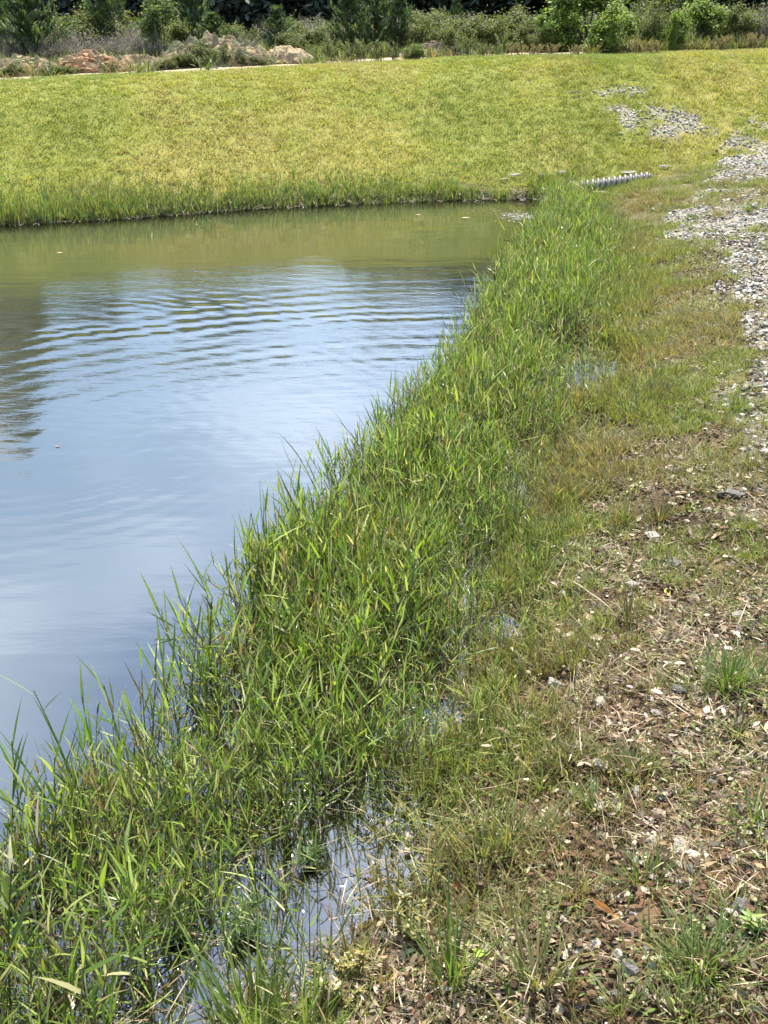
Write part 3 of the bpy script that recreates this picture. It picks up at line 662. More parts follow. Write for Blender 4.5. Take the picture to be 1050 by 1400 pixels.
def tuft_mesh(name, seed, n, rad, h, w, pal, up=(.5, 1.45), K=2, bend=.9, wts=None):
    q = np.random.default_rng(seed); sp = Soup(); a = q.random(n) * 2 * PI; rr = rad * np.sqrt(q.random(n))
    b = np.stack([np.cos(a) * rr, np.sin(a) * rr, np.full(n, -.006)], -1)
    ribbons(sp, b, a + q.normal(0, .9, n), q.uniform(*up, n), h * q.uniform(.5, 1.2, n), w * q.uniform(.7, 1.3, n), q.uniform(0, bend, n), pick(pal, n, .2, wts, q), K=K, twist=q.uniform(-.5, .5, n))
    return sp.mesh(name)
L_GREEN, L_YEL, L_DRY = [(.165, .205, .05), (.135, .175, .045), (.21, .225, .06)], [(.265, .275, .06), (.225, .24, .05), (.31, .29, .085)], [(.32, .27, .11), (.25, .22, .08), (.39, .34, .17), (.19, .18, .06)]
def lawn_grass():
    x, y = scatter(125000, -8.5, 10.5, 11, 21, lambda X, Y: lawn_mask(X, Y) * (1 - .93 * gravel_mask(X, Y)) * sstep(.02, .2, Y - far_y(X)))
    n = len(x); w = fbm(x, y, .8, 4, 61) + .30 * (fbm(x, y, 3.5, 3, 66) - .5) + r_.normal(0, .07, n)
    fam = np.where(w > .62, 2, np.where(w > .46, 1, 0)); idx = fam * 8 + r_.integers(0, 8, n)
    V = [tuft_mesh('lawn_tuft', 4100 + f * 20 + k, 14, .06, .032, .0075, p) for f, p in enumerate((L_GREEN, L_YEL, L_DRY)) for k in range(8)]
    s = r_.uniform(.7, 1.25, n) * (.8 + .4 * fbm(x, y, 2.5, 3, 67))
    instanced('lawn_grass', V, M_GRASS, x, y, height(x, y), np.stack([0 * x, 0 * x, r_.random(n) * 6.28], -1), s, idx, 'mown yellow green lawn on the slope across the pond', 'grass')
r_ = np.random.default_rng(401)
lawn_grass()

def undergrowth():
    r = np.random.default_rng(411); x = r.uniform(-13, 14, 16000); y = crest_y(x) + .2 + 9 * r.random(16000); st = (1 - sstep(1.2, 2.4, y - crest_y(x))) * (1 - sstep(3.0, 4.0, x))
    k = r.random(len(x)) < (1 - .9 * st) * (.4 + .6 * sstep(.35, .55, fbm(x, y, 1.5, 3, 12))); x, y = x[k], y[k]; n = len(x)
    V = [tuft_mesh('undergrowth_tuft', 4300 + f * 20 + k, 22, .10, .22, .014, p, (.6, 1.5)) for f, p in enumerate(([(.11, .14, .04), (.08, .11, .03), (.15, .16, .05)], [(.22, .18, .09), (.16, .14, .06), (.10, .11, .04)])) for k in range(6)]
    instanced('undergrowth', V, M_GRASS, x, y, height(x, y), np.stack([0 * x, 0 * x, r.random(n) * 6.28], -1), r.uniform(.5, 1.3, n), np.where(r.random(n) < .35, 6, 0) + r.integers(0, 6, n), 'rough olive undergrowth between the bushes', 'undergrowth')
undergrowth()

def far_reeds():
    sp = Soup(); r = np.random.default_rng(402)
    n = 13000; x = r.uniform(-8, 2.6, n); off = np.abs(r.normal(0, .26, n)) - .06; keep = fbm(x, off, 1.9, 3, 5) > .35 + .04 * sstep(-1, 1.5, x); x, off = x[keep], off[keep]; n = len(x)
    y = far_y(x) + off; tall = sstep(-.5, -4.5, x) * .4 + .75
    h = r.uniform(.05, .19, n) * tall * (.6 + .8 * fbm(x, y, 2.5, 3, 9))
    c = pick([(.14, .20, .04), (.11, .16, .035), (.20, .23, .06), (.28, .26, .10)], n, .2, [4, 3, 3, 1], r)
    ribbons(sp, np.stack([x, y, np.maximum(height(x, y), -.03) - .01], -1), r.random(n) * 2 * PI, r.uniform(1.05, 1.55, n), h, r.uniform(.007, .013, n), r.uniform(0, .55, n), c, K=3)
    tag(link('shore_grass', sp.mesh('shore_grass'), M_REED), 'upright green grass fringe along the far pond edge', 'grass', kind='stuff')
    # dark mud lip with dead stalks right at the waterline
    sp = Soup(); n = 3500; x = r.uniform(-8, 2.4, n); y = far_y(x) + r.normal(0, .05, n)
    ribbons(sp, np.stack([x, y, np.maximum(height(x, y), 0) + .01], -1), r.random(n) * 2 * PI, r.uniform(-.2, .6, n), r.uniform(.04, .14, n), r.uniform(.006, .014, n), .2, pick([(.10, .08, .05), (.20, .17, .11), (.06, .07, .03), (.30, .27, .2)], n, .25, r=r), K=2)
    tag(link('shore_debris', sp.mesh('shore_debris'), M_LITTER), 'brown dead stalks on the muddy far waterline', 'plant litter', kind='stuff')
far_reeds()

# ------------------------------------------------------------------ reed bed along the near bank
REED_P = [(.125, .21, .026), (.06, .105, .018), (.20, .275, .042), (.31, .36, .10), (.46, .46, .22)]
def reed_mesh(seed, H, nleaf, pal_w, leafL=(.04, .11), leafW=(.0038, .0076), bare=.18, dry=.04, stiff=.45):
    """one marsh grass stem with alternate stiff leaves"""
    r = np.random.default_rng(seed); sp = Soup(); K = 5; az = r.random() * 2 * PI; el = r.uniform(1.3, 1.57); bend = r.uniform(-.1, .4)
    t = np.linspace(0, 1, K + 1); e = el - bend * (t[:-1] + t[1:]) / 2; P = np.zeros((K + 1, 3)); P[1:] = np.cumsum(np.stack([np.cos(e) * np.cos(az), np.cos(e) * np.sin(az), np.sin(e)], -1) * H / K, 0)
    P[0, 2] -= .03
    tubes(sp, P[None], np.linspace(.0023, .0010, K + 1), pick([(.12, .15, .05), (.09, .11, .04), (.17, .15, .07), (.12, .08, .04)], 1, .2, r=r), 3)
    la = r.random() * 2 * PI; f = np.clip(bare + (1 - bare) * (np.arange(nleaf) + r.uniform(0, 1, nleaf)) / nleaf, 0, .999) * K; i0 = f.astype(int)
    S = P[i0] + (P[i0 + 1] - P[i0]) * (f - i0)[:, None]; c = pick(REED_P, nleaf, .16, pal_w, r)
    old = r.random(nleaf) < np.where(f / K < .45, .34, dry); c[old] = pick([(.36, .30, .17), (.24, .17, .09), (.13, .085, .04)], int(old.sum()), .2, r=r)
    e0 = r.uniform(.25, 1.0, nleaf) + .3 * (f / K); e0[-2:] = r.uniform(1.05, 1.5, 2)
    ribbons(sp, S, la + np.arange(nleaf) * PI + r.normal(0, .65, nleaf), e0, r.uniform(*leafL, nleaf), r.uniform(*leafW, nleaf), r.uniform(-.1, stiff, nleaf), c, K=3, twist=r.uniform(-.8, .8, nleaf), prof=np.array([.75, 1, .62, .05]), tipcol=c * .85 + np.array([.04, .03, .01]))
    return sp.mesh('marsh_stem')

def reed_bed():
    r = np.random.default_rng(501)
    V = [reed_mesh(5100 + k, .30, 9, (4, 3, 4, 2.5, 1.0)) for k in range(22)]                                   # 0-21 lush
    V += [reed_mesh(5200 + k, .30, 8, (2, 2, 4, 4, 2.0), dry=.12) for k in range(12)]                            # 22-33 paler
    V += [reed_mesh(5300 + k, .30, 6, (5, 6, 2, 1, .3), (.06, .15), (.0035, .006), .1, .06, .3) for k in range(12)]   # 34-45 slim, darker
    V += [reed_mesh(5400 + k, .26, 7, (1, 1, 2, 3, 4), (.05, .12), (.003, .006), .05, .5, .8) for k in range(8)]      # 46-53 withered
    n = 62000; y = 1.15 + (13.9 - 1.15) * r.random(n); xo, xw = reed_x(y), water_x(y) + .12
    x = xo - .06 + (xw - xo + .06) * r.random(n); wid = xw - xo
    u = (x + .16 * (fbm(x, y, 3, 3, 15) - .5) - xo) / wid
    clump = sstep(.34, .58, fbm(x, y, 4.2, 3, 25))
    d = wid / 1.7 * (.20 + .80 * clump) * (1 - .62 * gap(x, y)) * sstep(-.12, .02, u)
    d *= 1 - .80 * sstep(.55, 1.0, u) * sstep(12.5, 10.5, y)
    d *= np.where(y < 2.6, .45 + .55 * sstep(.72, .30, u), 1.0)
    k = r.random(n) < d * .68; x, y, u = x[k], y[k], u[k]; n = len(x)
    H = r.uniform(.16, .31, n) * (.66 + .66 * fbm(x, y, 2.0, 3, 35)) * (1.10 - .40 * sstep(.4, 1, u)); tall = r.random(n) < .05; H = np.where(tall, H * 1.4, H)
    pale = fbm(x, y, 1.6, 3, 45) + r.normal(0, .12, n) + .10 * sstep(.5, 1.0, u)
    idx = np.where(pale > .60, 22 + r.integers(0, 12, n), r.integers(0, 22, n)); idx = np.where(r.random(n) < .12 + .25 * sstep(.5, .9, u), 34 + r.integers(0, 12, n), idx); idx = np.where(r.random(n) < .07 + .08 * sstep(.4, .9, u), 46 + r.integers(0, 8, n), idx)
    rot = np.stack([r.normal(0, .16, n), r.normal(0, .16, n), r.random(n) * 2 * PI], -1); bent = r.random(n) < .05; rot[bent, 0] += r.normal(0, .5, int(bent.sum()))
    instanced('reed_bed', V, M_REED, x, y, np.maximum(height(x, y), -.05) - .01, rot, H / .30, idx, 'dense bed of bright green marsh grass lining the near bank', 'marsh grass')
    # fallen and floating dead stalks among the stems
    sp = Soup(); n = 2600; y = 1.2 + 6 * r.random(n) ** 1.4; xo, xw = reed_x(y), water_x(y); x = xo + (xw - xo + .1) * r.random(n)
    ribbons(sp, np.stack([x, y, np.maximum(height(x, y), 0) + r.uniform(.002, .05, n)], -1), r.random(n) * 2 * PI, r.uniform(-.12, .3, n), r.uniform(.04, .17, n), r.uniform(.0014, .0038, n), r.uniform(-.3, .5, n), pick([(.26, .21, .12), (.18, .13, .07), (.10, .07, .035), (.34, .29, .18), (.10, .13, .04)], n, .2, r=r), K=3, twist=r.uniform(-.5, .5, n))
    tag(link('fallen_stalks', sp.mesh('fallen_stalks'), M_LITTER), 'straw coloured dead stalks lying in the flooded marsh grass', 'plant litter', kind='stuff')
reed_bed()

# single reeds standing out against the open water
r = np.random.default_rng(511)
def lone_reed(px, py, h, label='single reed standing out against the open water', group='reeds against the open water', lean=None):
    x, y = on_plane(px, py); q = np.random.default_rng(int(px * 7 + py)); e = tag(link('reed_plant', None, None, loc=(x, y, 0)), label, 'reed', group)
    sp = Soup(); az = q.random() * 2 * PI if lean is None else lean; K = 5; t = np.linspace(0, 1, K + 1); ee = 1.42 - q.uniform(.05, .4) * t
    P = np.cumsum(np.stack([np.cos(ee) * np.cos(az), np.cos(ee) * np.sin(az), np.sin(ee)], -1) * h / K, 0); P -= P[0]; P[:, 2] -= .08
    tubes(sp, P[None], np.linspace(.003, .0015, K + 1), np.array([[.09, .12, .04]]), 4); link('stem', sp.mesh('reed_stem'), M_REED, e)
    for j in range(7):
        sp = Soup(); f = min(.35 + .65 * (j + .5) / 7, .99) * K; i0 = int(f); S = P[i0] + (P[min(i0 + 1, K)] - P[i0]) * (f - i0)
        ribbons(sp, S[None], np.array([az + (PI if j % 2 else 0) + q.normal(0, .5)]), np.array([q.uniform(.8, 1.3)]), np.array([q.uniform(.09, .19)]), np.array([q.uniform(.006, .010)]), np.array([q.uniform(-.1, .4)]), pick(REED_P, 1, .15, (5, 4, 3, 1, .3), q), K=4, twist=np.array([q.uniform(-.4, .4)]))
        link('leaf', sp.mesh('reed_leaf'), M_REED, e)
for px, py, h, ln in ((118, 1105, .46, 2.6), (140, 1110, .42, 2.0), (35, 1180, .42, 1.8), (75, 1170, .36, 1.4), (12, 1200, .40, 1.2), (178, 1060, .36, 2.2), (210, 1030, .40, 1.0), (262, 960, .42, 2.4), (300, 925, .40, 2.8), (318, 900, .44, 2.6), (352, 850, .38, 2.0), (372, 810, .42, 2.7), (395, 770, .36, 1.3), (425, 730, .36, 2.4), (452, 715, .40, 2.7), (470, 690, .34, 2.2), (520, 650, .36, 1.8), (545, 620, .32, 2.5), (612, 550, .36, 2.2), (622, 545, .38, 2.5), (98, 1140, .30, 2.9), (235, 1000, .34, 1.9)):
    lone_reed(px, py, h, lean=ln)

# rush clumps: thin dark upright stems
def rush(px, py, n, h, spread, label, group=None, pal=((.05, .085, .03), (.07, .11, .035), (.09, .12, .04))):
    x, y = on_ground(px, py); q = np.random.default_rng(int(px + 31 * py)); sp = Soup()
    b = np.stack([q.normal(0, spread, n), q.normal(0, spread, n), np.full(n, -.02)], -1)
    ribbons(sp, b, q.random(n) * 2 * PI, q.uniform(1.2, 1.56, n), h * q.uniform(.55, 1.1, n), q.uniform(.0025, .0045, n), q.uniform(0, .35, n), pick(pal, n, .2, r=q), K=4, prof=np.array([1, 1, .85, .6, .1]))
    return tag(link('rush_clump', sp.mesh('rush_clump'), M_REED, loc=(x, y, float(height(x, y)))), label, 'rushes', group)
for px, py, n, h, s_ in ((690, 740, 46, .40, .09), (735, 760, 34, .36, .05), (570, 815, 34, .42, .07), (600, 830, 20, .34, .06), (660, 760, 30, .40, .08), (480, 760, 18, .34, .08), (780, 330, 60, .42, .12), (750, 345, 50, .40, .12), (800, 350, 40, .36, .12), (640, 900, 20, .30, .06), (540, 970, 20, .28, .05), (690, 480, 30, .36, .12), (880, 560, 20, .28, .05)):
    rush(px, py, n, h, s_, 'clump of thin dark upright rushes in the marsh grass', 'rush clumps in the marsh grass')

# ------------------------------------------------------------------ bank: grass, tufts, litter, gravel
def bank_grass():
    r = np.random.default_rng(601)
    B_GREEN, B_OLIVE, B_STRAW = [(.16, .20, .04), (.21, .23, .05), (.11, .15, .035), (.27, .27, .08)], [(.20, .19, .05), (.15, .155, .04), (.26, .23, .08), (.12, .11, .04)], [(.26, .22, .09), (.21, .17, .08), (.14, .11, .05), (.36, .31, .18), (.17, .18, .05)]
    V = [tuft_mesh('bank_tuft', 6100 + f * 20 + k, 15, .03, .075, .0032, p, (.45, 1.5), 3) for f, p in enumerate((B_GREEN, B_OLIVE, B_STRAW)) for k in range(9)]
    n = 100000; y = 1.1 + 16.5 * r.random(n) ** 1.15; x = water_x(y) - .2 + 5.5 * r.random(n) ** 1.4; dr = x - water_x(y)
    nb = sstep(4.2, 2.0, y)
    d = (.13 + .80 * sstep(.40, .58, fbm(x, y, 3.4, 3, 75) + .06 * sstep(.5, 0, dr))) * (1 - .93 * gravel_mask(x, y)) * (1 - .50 * nb * sstep(.1, .5, dr)) * (1 - .8 * lawn_mask(x, y)) * sstep(-.2, 0, dr) * (1 - .95 * gap(x, y)) * (1 - .35 * nb)
    k = r.random(n) < d; x, y, dr, nb = x[k], y[k], dr[k], nb[k]; n = len(x)
    g = fbm(x, y, 1.7, 3, 85) + .05 * sstep(.7, 0, dr) - .05 * nb + .02 + r.normal(0, .08, n)
    idx = np.where(g > .55, 0, np.where(g > .42, 1, 2)) * 9 + r.integers(0, 9, n)
    s = r.uniform(.45, 1.1, n) * (1 + 1.0 * sstep(.6, -.1, dr) * sstep(12, 10, y)) * (.85 + .35 * sstep(3, 7, y))
    instanced('bank_grass', V, M_GRASS, x, y, height(x, y), np.stack([r.normal(0, .12, n), r.normal(0, .12, n), r.random(n) * 2 * PI], -1), s, idx, 'patchy short grass, green and straw, on the near bank', 'grass')
bank_grass()

def tuft(px, py, n, h, spread, pal, label, group=None, up=(.5, 1.5), w=(.0028, .005)):
    x, y = on_ground(px, py); q = np.random.default_rng(int(px * 3 + py)); sp = Soup()
    rr = np.abs(q.normal(0, spread, n)); a = q.random(n) * 2 * PI; bx, by = np.cos(a) * rr, np.sin(a) * rr
    z = height(x + bx, y + by) - float(height(x, y)) - .006
    ribbons(sp, np.stack([bx, by, z], -1), a + q.normal(0, .6, n), q.uniform(*up, n), h * q.uniform(.55, 1.15, n), q.uniform(*w, n), q.uniform(0, .8, n), pick(pal, n, .18, r=q), K=4, twist=q.uniform(-.5, .5, n))
    return tag(link('grass_tuft', sp.mesh('grass_tuft'), M_GRASS, loc=(x, y, float(height(x, y)))), label, 'grass tuft', group)
GR, OL, BR = [(.13, .18, .045), (.10, .15, .04), (.18, .22, .06)], [(.17, .18, .06), (.13, .15, .05), (.24, .22, .09)], [(.10, .085, .045), (.15, .12, .06), (.13, .14, .05)]
tuft(995, 940, 420, .13, .085, GR, 'largest bright green grass tuft on the stony bank')
tuft(960, 1325, 420, .10, .085, GR, 'low wide green grass tuft beside the dark broken stone')
tuft(865, 1060, 240, .09, .07, OL, 'olive grass tuft leaning over a pale stone')
tuft(940, 1080, 120, .07, .05, OL, 'small olive grass tuft among pale flat stones')
tuft(900, 715, 110, .14, .035, BR, 'dark dead grass tuft with upright brown blades', up=(1.0, 1.5))
tuft(853, 715, 90, .14, .035, OL, 'olive upright grass tuft beside the dead brown tuft', up=(1.0, 1.5))
tuft(905, 545, 120, .15, .05, BR, 'dark thin grass tuft on the bank below the gravel', up=(1.1, 1.5))
tuft(620, 1345, 60, .26, .03, GR, 'tall upright green grass tuft beside the yellow green seedling', up=(1.25, 1.55), w=(.004, .007))
tuft(733, 1350, 46, .20, .04, OL, 'open grass tuft with broad yellow green blades', up=(.9, 1.5), w=(.005, .008))
tuft(690, 1145, 70, .16, .05, OL, 'olive grass tuft on the dry side of the puddle', up=(1.0, 1.5))
tuft(660, 1180, 80, .17, .05, OL, 'yellowish grass tuft at the edge of the puddle', up=(1.0, 1.5))
tuft(815, 1110, 40, .11, .03, GR, 'tiny green grass tuft with a few stiff blades', up=(.8, 1.4), w=(.004, .006))
tuft(1030, 1130, 60, .10, .04, GR, 'small leafy green tuft at the stones beneath the big tuft', w=(.005, .009))
tuft(780, 920, 70, .15, .04, OL, 'upright olive tuft above the pale leaf litter', up=(1.0, 1.5))
tuft(860, 860, 50, .16, .03, BR, 'thin brown upright tuft in the leaf litter', up=(1.2, 1.5))
tuft(345, 1420, 60, .30, .05, GR, 'tall bright grass tuft standing in the puddle', up=(1.2, 1.5), w=(.005, .009))
tuft(420, 1430, 50, .26, .05, GR, 'tall bright grass tuft behind the small yellow herb', up=(1.2, 1.5), w=(.005, .008))
tuft(500, 1045, 90, .26, .05, GR, 'tall bright grass tuft between the puddles', up=(1.2, 1.55), w=(.004, .007))
tuft(580, 1090, 60, .18, .05, OL, 'yellow green grass tuft on the wet mud', up=(1.0, 1.5))
for px, py in ((1010, 1010), (900, 790), (980, 830), (1035, 860), (960, 620), (1020, 640), (930, 450), (890, 430), (960, 520), (870, 640), (1010, 560), (780, 1230), (880, 1210), (1000, 1240), (700, 1270), (900, 940), (760, 1040), (1000, 330), (1020, 290), (945, 300), (940, 250), (700, 1010), (720, 930), (1020, 1330), (850, 1395), (690, 1395), (930, 1395), (810, 800), (770, 830), (830, 620), (870, 380), (900, 340)):
    tuft(px, py, int(r.integers(50, 130)), float(r.uniform(.06, .11)), .036, [GR, OL, OL][int(r.integers(0, 3))], 'small mixed green and straw grass tuft on the bank', 'small grass tufts on the bank')

def bank_litter():
    r = np.random.default_rng(621)
    def spots(n, p=1.35, lo=-.12, wd=2.6):
        y = 1.1 + 9.5 * r.random(n) ** p; x = water_x(y) + lo + wd * r.random(n); return x, y
    # leaf scraps and straw, in matted clumps
    def clump_mesh(seed):
        q = np.random.default_rng(seed); sp = Soup(); n = 13; b = np.stack([q.normal(0, .03, n), q.normal(0, .03, n), q.uniform(.001, .012, n)], -1); s_ = q.uniform(.003, .013, n)
        ribbons(sp, b, q.random(n) * 2 * PI, q.uniform(-.2, .55, n), s_ * q.uniform(1.4, 3.4, n), s_, q.uniform(-.8, 1.2, n), pick([(.40, .32, .21), (.55, .48, .36), (.19, .14, .09), (.10, .07, .045), (.27, .215, .14), (.30, .16, .08)], n, .25, [2, 1.0, 5, 9, 4, .4], q), K=3, twist=q.uniform(-.6, .6, n), prof=np.array([.2, .9, .8, .1]))
        n = 9; b = np.stack([q.normal(0, .035, n), q.normal(0, .035, n), q.uniform(.001, .012, n)], -1)
        ribbons(sp, b, q.random(n) * 2 * PI, q.uniform(-.12, .5, n), q.uniform(.02, .09, n), q.uniform(.0012, .0030, n), q.uniform(-.2, .7, n), pick([(.34, .27, .16), (.20, .15, .08), (.10, .07, .04), (.42, .36, .24), (.17, .17, .06)], n, .2, r=q), K=3, twist=q.uniform(-.5, .5, n))
        return sp.mesh('litter_clump')
    V = [clump_mesh(6300 + k) for k in range(24)]
    x, y = spots(19000, 1.7, -.12, 2.7); k = r.random(len(x)) < (.12 + .70 * sstep(.40, .60, fbm(x, y, 4, 3, 91))) * (1 - .6 * sstep(3.5, 6, y)) * (1 - .6 * gravel_mask(x, y)) * (1 - .9 * gap(x, y)); x, y = x[k], y[k]; n = len(x)
    instanced('leaf_litter', V, M_LITTER, x, y, np.maximum(height(x, y), -.004), np.stack([r.normal(0, .15, n), r.normal(0, .15, n), r.random(n) * 2 * PI], -1), r.uniform(.6, 1.3, n), r.integers(0, 24, n), 'pale and brown leaf scraps and straw strewn over the near bank', 'leaf litter')
    # crumbs of soil
    V = []
    for k in range(8):
        q = np.random.default_rng(6400 + k); sp = Soup()
        for _ in range(9):
            hv, hf = HULLS[q.integers(0, 12)]; s_ = q.uniform(.003, .012); sp.add(hv * s_ + np.array([q.normal(0, .03), q.normal(0, .03), s_ * .3]), None, hf, np.array([.075, .045, .024]) * q.uniform(.45, 1.7))
        V.append(sp.mesh('soil_crumbs'))
    x, y = spots(9000, 1.8, 0.0, 2.4); n = len(x)
    instanced('soil_crumbs', V, M_DIRT, x, y, height(x, y), np.stack([0 * x, 0 * x, r.random(n) * 6.28], -1), r.uniform(.5, 1.5, n), r.integers(0, 8, n), 'dark brown crumbs of soil on the near bank', 'soil')
    # low creeping herbs with small round leaves
    sp = Soup(); x, y = spots(9000, 1.3); k = r.random(len(x)) < sstep(.48, .62, fbm(x, y, 3.5, 3, 97)); x, y = x[k], y[k]; m = 5; x = np.repeat(x, m) + r.normal(0, .015, len(x) * m); y = np.repeat(y, m) + r.normal(0, .015, len(y) * m); n = len(x)
    ribbons(sp, np.stack([x, y, height(x, y) + r.uniform(.005, .03, n)], -1), r.random(n) * 2 * PI, r.uniform(-.2, .8, n), r.uniform(.008, .018, n), r.uniform(.005, .010, n), r.uniform(0, .6, n), pick([(.14, .18, .05), (.20, .23, .07), (.10, .13, .04)], n, .2, r=r), K=2, twist=r.uniform(-.4, .4, n), prof=np.array([.4, 1, .3]))
    tag(link('ground_herbs', sp.mesh('ground_herbs'), M_GRASS), 'low creeping herbs with tiny leaves on the bank', 'herbs', kind='stuff')
bank_litter()

STONE_P = [(.28, .26, .225), (.36, .335, .29), (.19, .18, .16), (.09, .085, .075), (.46, .43, .37)]
def stones(name, x, y, s, r, label, sink=.25):
    sp = Soup(); n = len(x); z = height(x, y); c = pick(STONE_P, n, .15, r=r); yaw = r.random(n) * 2 * PI; tilt = r.normal(0, .35, n)
    for h_i, (hv, hf) in enumerate(HULLS):
        k = np.nonzero(np.arange(n) % len(HULLS) == h_i)[0]
        if not len(k): continue
        cy, sy = np.cos(yaw[k])[:, None], np.sin(yaw[k])[:, None]; ct, st = np.cos(tilt[k])[:, None], np.sin(tilt[k])[:, None]
        vx, vy, vz = hv[:, 0][None], hv[:, 1][None], hv[:, 2][None]; vy, vz = vy * ct - vz * st, vy * st + vz * ct
        V = np.stack([(vx * cy - vy * sy), (vx * sy + vy * cy), vz + 0 * cy], -1) * s[k][:, None, None] + np.stack([x[k], y[k], z[k] + s[k] * sink], -1)[:, None]
        F = hf[None] + (np.arange(len(k)) * len(hv))[:, None, None]
        sp.add(V.reshape(-1, 3), None, F.reshape(-1, 3), np.repeat(c[k][:, None], len(hv), 1).reshape(-1, 3))
    return tag(link(name, sp.mesh(name), M_STONE), label, 'gravel', kind='stuff')
r = np.random.default_rng(641)
x, y = scatter(90000, 1.3, 8.5, 4, 19, lambda X, Y: gravel_mask(X, Y) * .85, r)
xs = np.repeat(x, 1)[::4] + r.normal(0, .22, len(x[::4])); ys = y[::4] + r.normal(0, .22, len(y[::4])); x = np.concatenate([x, xs]); y = np.concatenate([y, ys])
stones('gravel', x, y, r.uniform(.009, .028, len(x)) * np.where(r.random(len(x)) < .08, 1.4, 1), r, 'grey crushed stone gravel of the track and lawn patches')
n_p = 12000; yy = 1.1 + 11 * r.random(n_p) ** 1.3; xx = water_x(yy) + .1 + 2.6 * r.random(n_p); k = r.random(n_p) < (.12 + .55 * sstep(.3, 1.3, xx - water_x(yy)))
stones('pebbles', xx[k], yy[k], r.uniform(.004, .013, int(k.sum())) * (1 + .5 * sstep(3, 7, yy[k])), r, 'small grey pebbles sprinkled over the bank soil', .1)

# single stones of the bank
ROCK_ME = []
for q, (hv, hf) in enumerate(HULLS):
    me = raw_mesh('rock', hv, hf, None, False); ROCK_ME.append(me)
def rock_mat(name, c): return solid_mat(name, .8, 3.5, .4, .6, .12, color=c)
R_PALE, R_GREY, R_DARK = rock_mat('pale_stone', (.46, .41, .33)), rock_mat('grey_stone', (.34, .31, .265)), rock_mat('dark_stone', (.16, .15, .135))
ROCKS = {m.name: [me.copy() for me in ROCK_ME] for m in (R_PALE, R_GREY, R_DARK)}
for m in (R_PALE, R_GREY, R_DARK):
    for me in ROCKS[m.name]: me.materials.append(m)
def rock(px, py, wpx, mat, label, group=None, flat=1.0, v=None, sink=.38):
    x, y = on_ground(px, py); zc = y * math.cos(PITCH) + 1.9 * math.sin(PITCH); s = wpx / FPX * zc / 2
    o = link('stone', ROCKS[mat.name][int(r.integers(0, 12)) if v is None else v], None, loc=(x, y, float(height(x, y)) + s * flat * sink), rotz=float(r.random() * 2 * PI), scale=(s * 1.1, s, s * flat))
    o.rotation_euler[0] = float(r.normal(0, .15)); return tag(o, label, 'stone', group)
rock(857, 1332, 40, R_DARK, 'dark broken stone with flat pale top beside green tuft', v=2, flat=1.15)
rock(846, 1312, 24, R_PALE, 'pale stone lying behind the dark broken stone', v=3)
rock(800, 1305, 34, R_GREY, 'grey slab of stone with a straw across it', v=5, flat=.6)
rock(926, 1168, 38, R_GREY, 'grey stone with a shadowed hollow on the bare soil', v=1, flat=.8)
rock(1010, 1245, 42, R_DARK, 'dark angular stone by the green seedlings', v=4)
rock(880, 1030, 20, R_PALE, 'pale rounded stone above the olive tuft', v=7)
rock(823, 1052, 26, R_GREY, 'grey stone beside the leaning olive tuft', v=8)
rock(748, 1127, 18, R_PALE, 'single pale stone on bare soil below the puddle tuft', v=9)
rock(855, 1228, 34, R_PALE, 'flat pale stone half sunk in dry grass', v=6, flat=.45)
rock(1005, 680, 30, R_DARK, 'dark stone at the foot of the gravel', v=10)
rock(985, 680, 20, R_DARK, 'small dark stone at the foot of the gravel', v=11)
for k in range(130):
    px, py = r.uniform(640, 1050), r.uniform(640, 1395)
    if px < 640 + (1400 - py) * .12 + 60: continue
    rv = int(r.integers(0, 5)); rock(px, py, r.uniform(11, 30), (R_PALE, R_GREY, R_GREY, R_PALE, R_DARK)[rv], 'small loose %s stone lying on the near bank' % ('pale', 'grey', 'grey', 'pale', 'dark')[rv], 'loose stones on the bank', flat=r.uniform(.5, .9))

# ------------------------------------------------------------------ dead leaves, herbs and odd things
def leaf_mesh(name, seed, col, curl=.6, lobed=False):
    q = np.random.default_rng(seed); nu, nv = 9, 5; u = np.linspace(0, 1, nu); v = np.linspace(-1, 1, nv); U_, V_ = np.meshgrid(u, v, indexing='ij')
    w = np.sin(PI * np.clip(U_, .02, .98) ** .8) * .25 * (1 + .5 * (vnoise(U_ * 5 + seed, V_ * 0 + np.sign(V_) * 3 + seed) - .5)) * (1 + (.35 * np.sin(U_ * 18) if lobed else 0))
    x = U_ - .5; y = V_ * w; z = curl * (.5 * (U_ - .5) ** 2 + .6 * y ** 2 / .34) + q.normal(0, .012, U_.shape)
    i = np.arange(nu - 1)[:, None] * nv + np.arange(nv - 1)[None]
    C = np.clip(np.array(col) * (1 + q.normal(0, .12, (nu * nv, 1))), 0, 1)
    return raw_mesh(name, np.stack([x, y, z], -1).reshape(-1, 3), np.stack([i, i + 1, i + nv + 1, i + nv], -1).reshape(-1, 4), C, True)
DEAD = [leaf_mesh('dead_leaf', s, c_, q_) for s, c_, q_ in ((1, (.40, .33, .22), .5), (2, (.50, .43, .32), .9), (3, (.26, .18, .10), 1.1), (4, (.34, .25, .15), .3), (5, (.18, .12, .07), .8))]
ORANGE = leaf_mesh('orange_leaf', 9, (.50, .14, .05), .5, True)
for me in DEAD + [ORANGE]: me.materials.append(M_LITTER)
def dead_leaf(px, py, lpx, me, label, group=None, lift=.3):
    x, y = on_ground(px, py); s = lpx / FPX * (y * math.cos(PITCH) + 1.9 * math.sin(PITCH))
    o = link('dead_leaf', me, None, loc=(x, y, max(float(height(x, y)), 0) + .012), rotz=float(r.random() * 2 * PI), scale=s)
    o.rotation_euler[0] = float(r.normal(0, lift)); o.rotation_euler[1] = float(r.normal(0, lift)); return tag(o, label, 'leaf', group)
r = np.random.default_rng(701)
